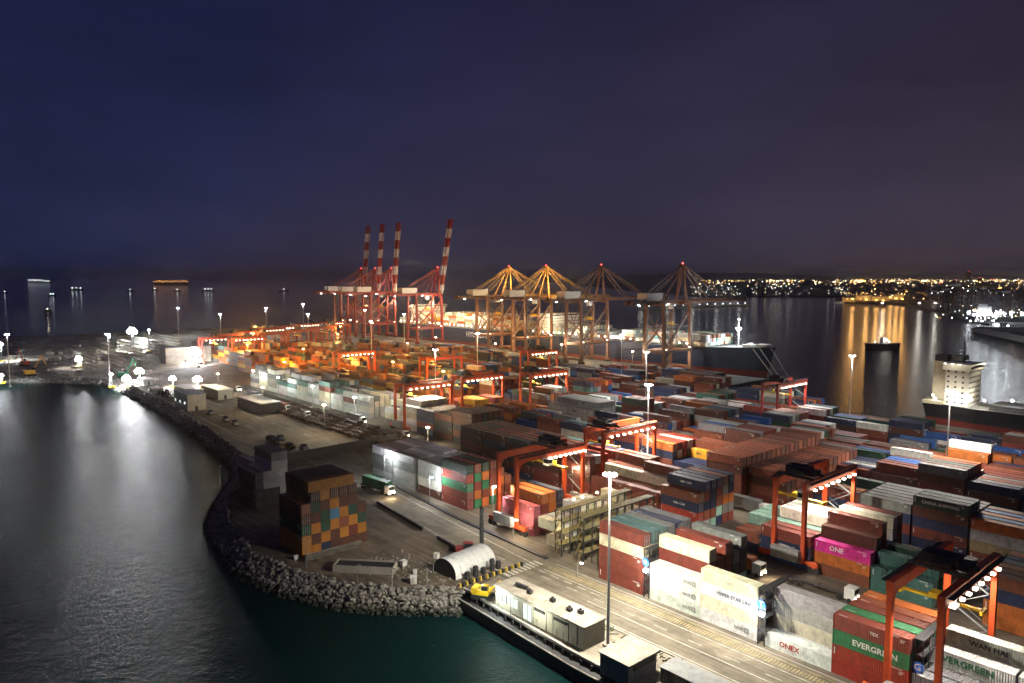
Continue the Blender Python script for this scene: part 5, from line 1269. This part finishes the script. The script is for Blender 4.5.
# big single lamps of the far quay
i_=0
far_l=[(852,299,OR,'o'),(866,299.5,OR,'o'),(876,300,OR,'o'),(883,300.5,OR,'o'),(890,297.5,OR,'o'),(896,298.5,OR,'o'),(902,299,OR,'o'),(921,293.5,WH,'w'),(940,292.3,WH,'w'),(962,289,YE,'w'),(1000,288,OR,'o'),(882,303,WH,'w'),(919,303,WH,'w'),(935,303,WH,'w')]
m_fo=glow('far_sodium',(1,.47,.10),8); m_fw=glow('far_white',(1,.93,.82),7)
for x,y,cc2,k in far_l:
    g=gnd(x,y+6,-.8); D=g.y; hz=67-(y-276)*D/738*1.0
    r=empty('far_quay_lamp',(g.x,g.y,-.8),0); mb=MB(); mb.bar((0,0,0),(0,0,hz),.8,n=6); mb.build('pole',M['dark'],r)
    s_=D/738*.9; mb=MB(); mb.box(-s_,s_,-s_*.5,s_*.5,hz,hz+s_*1.2); mb.build('bulb',m_fo if k=='o' else m_fw,r)
    tag(r,'%s lamp on the far quay, %s counted from the channel'%('orange' if k=='o' else 'white',ORD[i_]),'quay lamp','lamps of the far quay'); i_+=1
    light(0,0,0,(2.2e4 if k=='o' else 1.2e4),cc2,4,parent=r,loc=(0,-s_,hz-1),name='far_light')
light(0,0,0,2.0e4,(.75,.88,1),6,name='far_light').location=gnd(975,310,30); light(0,0,0,2.0e4,(.8,.92,1),6,name='far_light').location=gnd(1000,312,30)
# far terminal cranes: copies of the lowered and the raised kind
cr={}
for o in list(COL.objects):
    if o.name.startswith('quay_crane') and o.parent is None: cr[o['label'][:5]]=o
protoA=[o for o in COL.objects if o.parent is None and o.name.startswith('quay_crane') and 'raised' in o['label']][0]; pAt=tree_of(protoA)
protoB=[o for o in COL.objects if o.parent is None and o.name.startswith('quay_crane') and 'brown' in o['label']][0]; pBt=tree_of(protoB)
FC=['leftmost and tallest, beside the white glare','second from the channel','third from the channel','fourth from the channel','fifth from the channel','at the right edge of the frame']
for i,(x,y,pr2,sc_) in enumerate(((966,315,'A',1.0),(953,311,'B',.8),(978,312,'B',.85),(990,309,'B',.8),(940,309,'B',.7),(1014,318,'B',.8))):
    src,tr2=(protoA,pAt) if pr2=='A' else (protoB,pBt); o=copy_tree(src,tr2); g=gnd(x,y,-.8); o.location=g; o.rotation_euler=(0,0,R(-60)); o.scale=(sc_,)*3
    tag(o,'dark silhouetted quay crane of the far terminal, '+FC[i],'quay crane','cranes of the far terminal')
for i,(x,y,w_,h_) in enumerate(((852,302.0,34,9),(866,301,40,14),(884,301,50,11),(900,300,44,13),(921,300,40,12))):
    g=gnd(x,y,-.8); r=empty('quay_shed',g,0); mb=MB(); mb.box(-w_/2,w_/2,18,60,0,h_); mb.build('wall',M['creamw'],r); mb=MB(); mb.box(-w_/2-1,w_/2+1,17,61,h_+.01,h_+1.2); mb.build('roof',M['grey'],r)
    tag(r,'low shed on the far quay under the orange lamps, %s from the channel'%ORD[i],'shed','sheds on the far quay'); light(0,0,0,1.5e5,(1,.5,.12),4,spot=110,parent=r,loc=(0,-14,30),tilt=(R(25),0,0),name='shed_fill_light')  # added spot without a fixture gives the shed its orange glow
# breakwater with lights behind the dark blue ship, moored ships at the far right
r=empty('breakwater_pier',gnd(640,309,0),0); a=gnd(745,305.5,0)-gnd(640,309,0); mb=MB(); mb.bar((0,0,0),(a.x,a.y,0),16,5); mb.build('wall',M['concrete'],r)
for k in range(14):
    mb=MB(); t=k/13; mb.box(a.x*t-.7,a.x*t+.7,a.y*t-.7,a.y*t+.7,5,6.2); mb.build('pier_lamp',M['lampsea'],r)
    if k%3==0: light(0,0,0,4000,(1,.95,.85),2,parent=r,loc=(a.x*t,a.y*t-12,12),name='pier_light')
tag(r,'pale lit breakwater pier running behind the dark blue ship','pier')
small_ship('moored_ship',gnd(968,322),120,20,7,('hullblack','hullred','grey'),'white-lit ship at the far terminal under the leftmost dark crane','ship',.1,14,[(k/9,5,'lampw',1.6) for k in range(10)],R(-30),wts=5000,lcol=(.8,.9,1))
small_ship('moored_ship',gnd(975,331),60,9,2.5,('hullblack','hullblack','grey'),'small pale harbour craft below the far terminal','boat',.3,4,[(.4,3,'lampw',.9),(.6,2,'lampw',.7)],R(-10),wts=2500,lcol=(.8,.9,1))
r=empty('jetty',gnd(978,330,0),0); a=gnd(1060,347,0)-gnd(978,330,0); mb=MB(); mb.bar((0,0,0),(a.x,a.y,0),14,4); mb.build('deck',M['concrete'],r)
mb=MB(); mb.box(60,75,-60,-50,2,7); mb.build('shed',M['white'],r)
light(0,0,0,9000,(1,.75,.6),2,parent=r,loc=(40,-10,20),name='jetty_light'); tag(r,'pale low jetty at the right edge across the channel','jetty')
# finally the container mass
tag(MASS.build('container_mass',M['contfar']),'smaller and half-hidden stacked containers filling the yard and the ship decks',None,None,'stuff')
# ------------------------------------------------------------------ tidy label collisions between truly unlike positions
# ------------------------------------------------------------------ night haze over the port
m=bpy.data.materials.new('night_haze'); nt=nodes_of(m); N=nt.nodes; L=nt.links
out=N.new('ShaderNodeOutputMaterial'); v=N.new('ShaderNodeVolumePrincipled'); v.inputs['Density'].default_value=HAZE; v.inputs['Anisotropy'].default_value=0.88
v.inputs['Color'].default_value=(0.95,0.96,0.98,1); L.new(v.outputs[0],out.inputs['Volume'])
mb=MB(); mb.box(-21000,61000,-1500,51000,-8,320)
tag(mb.build('haze',m),None,None,None,'stuff')
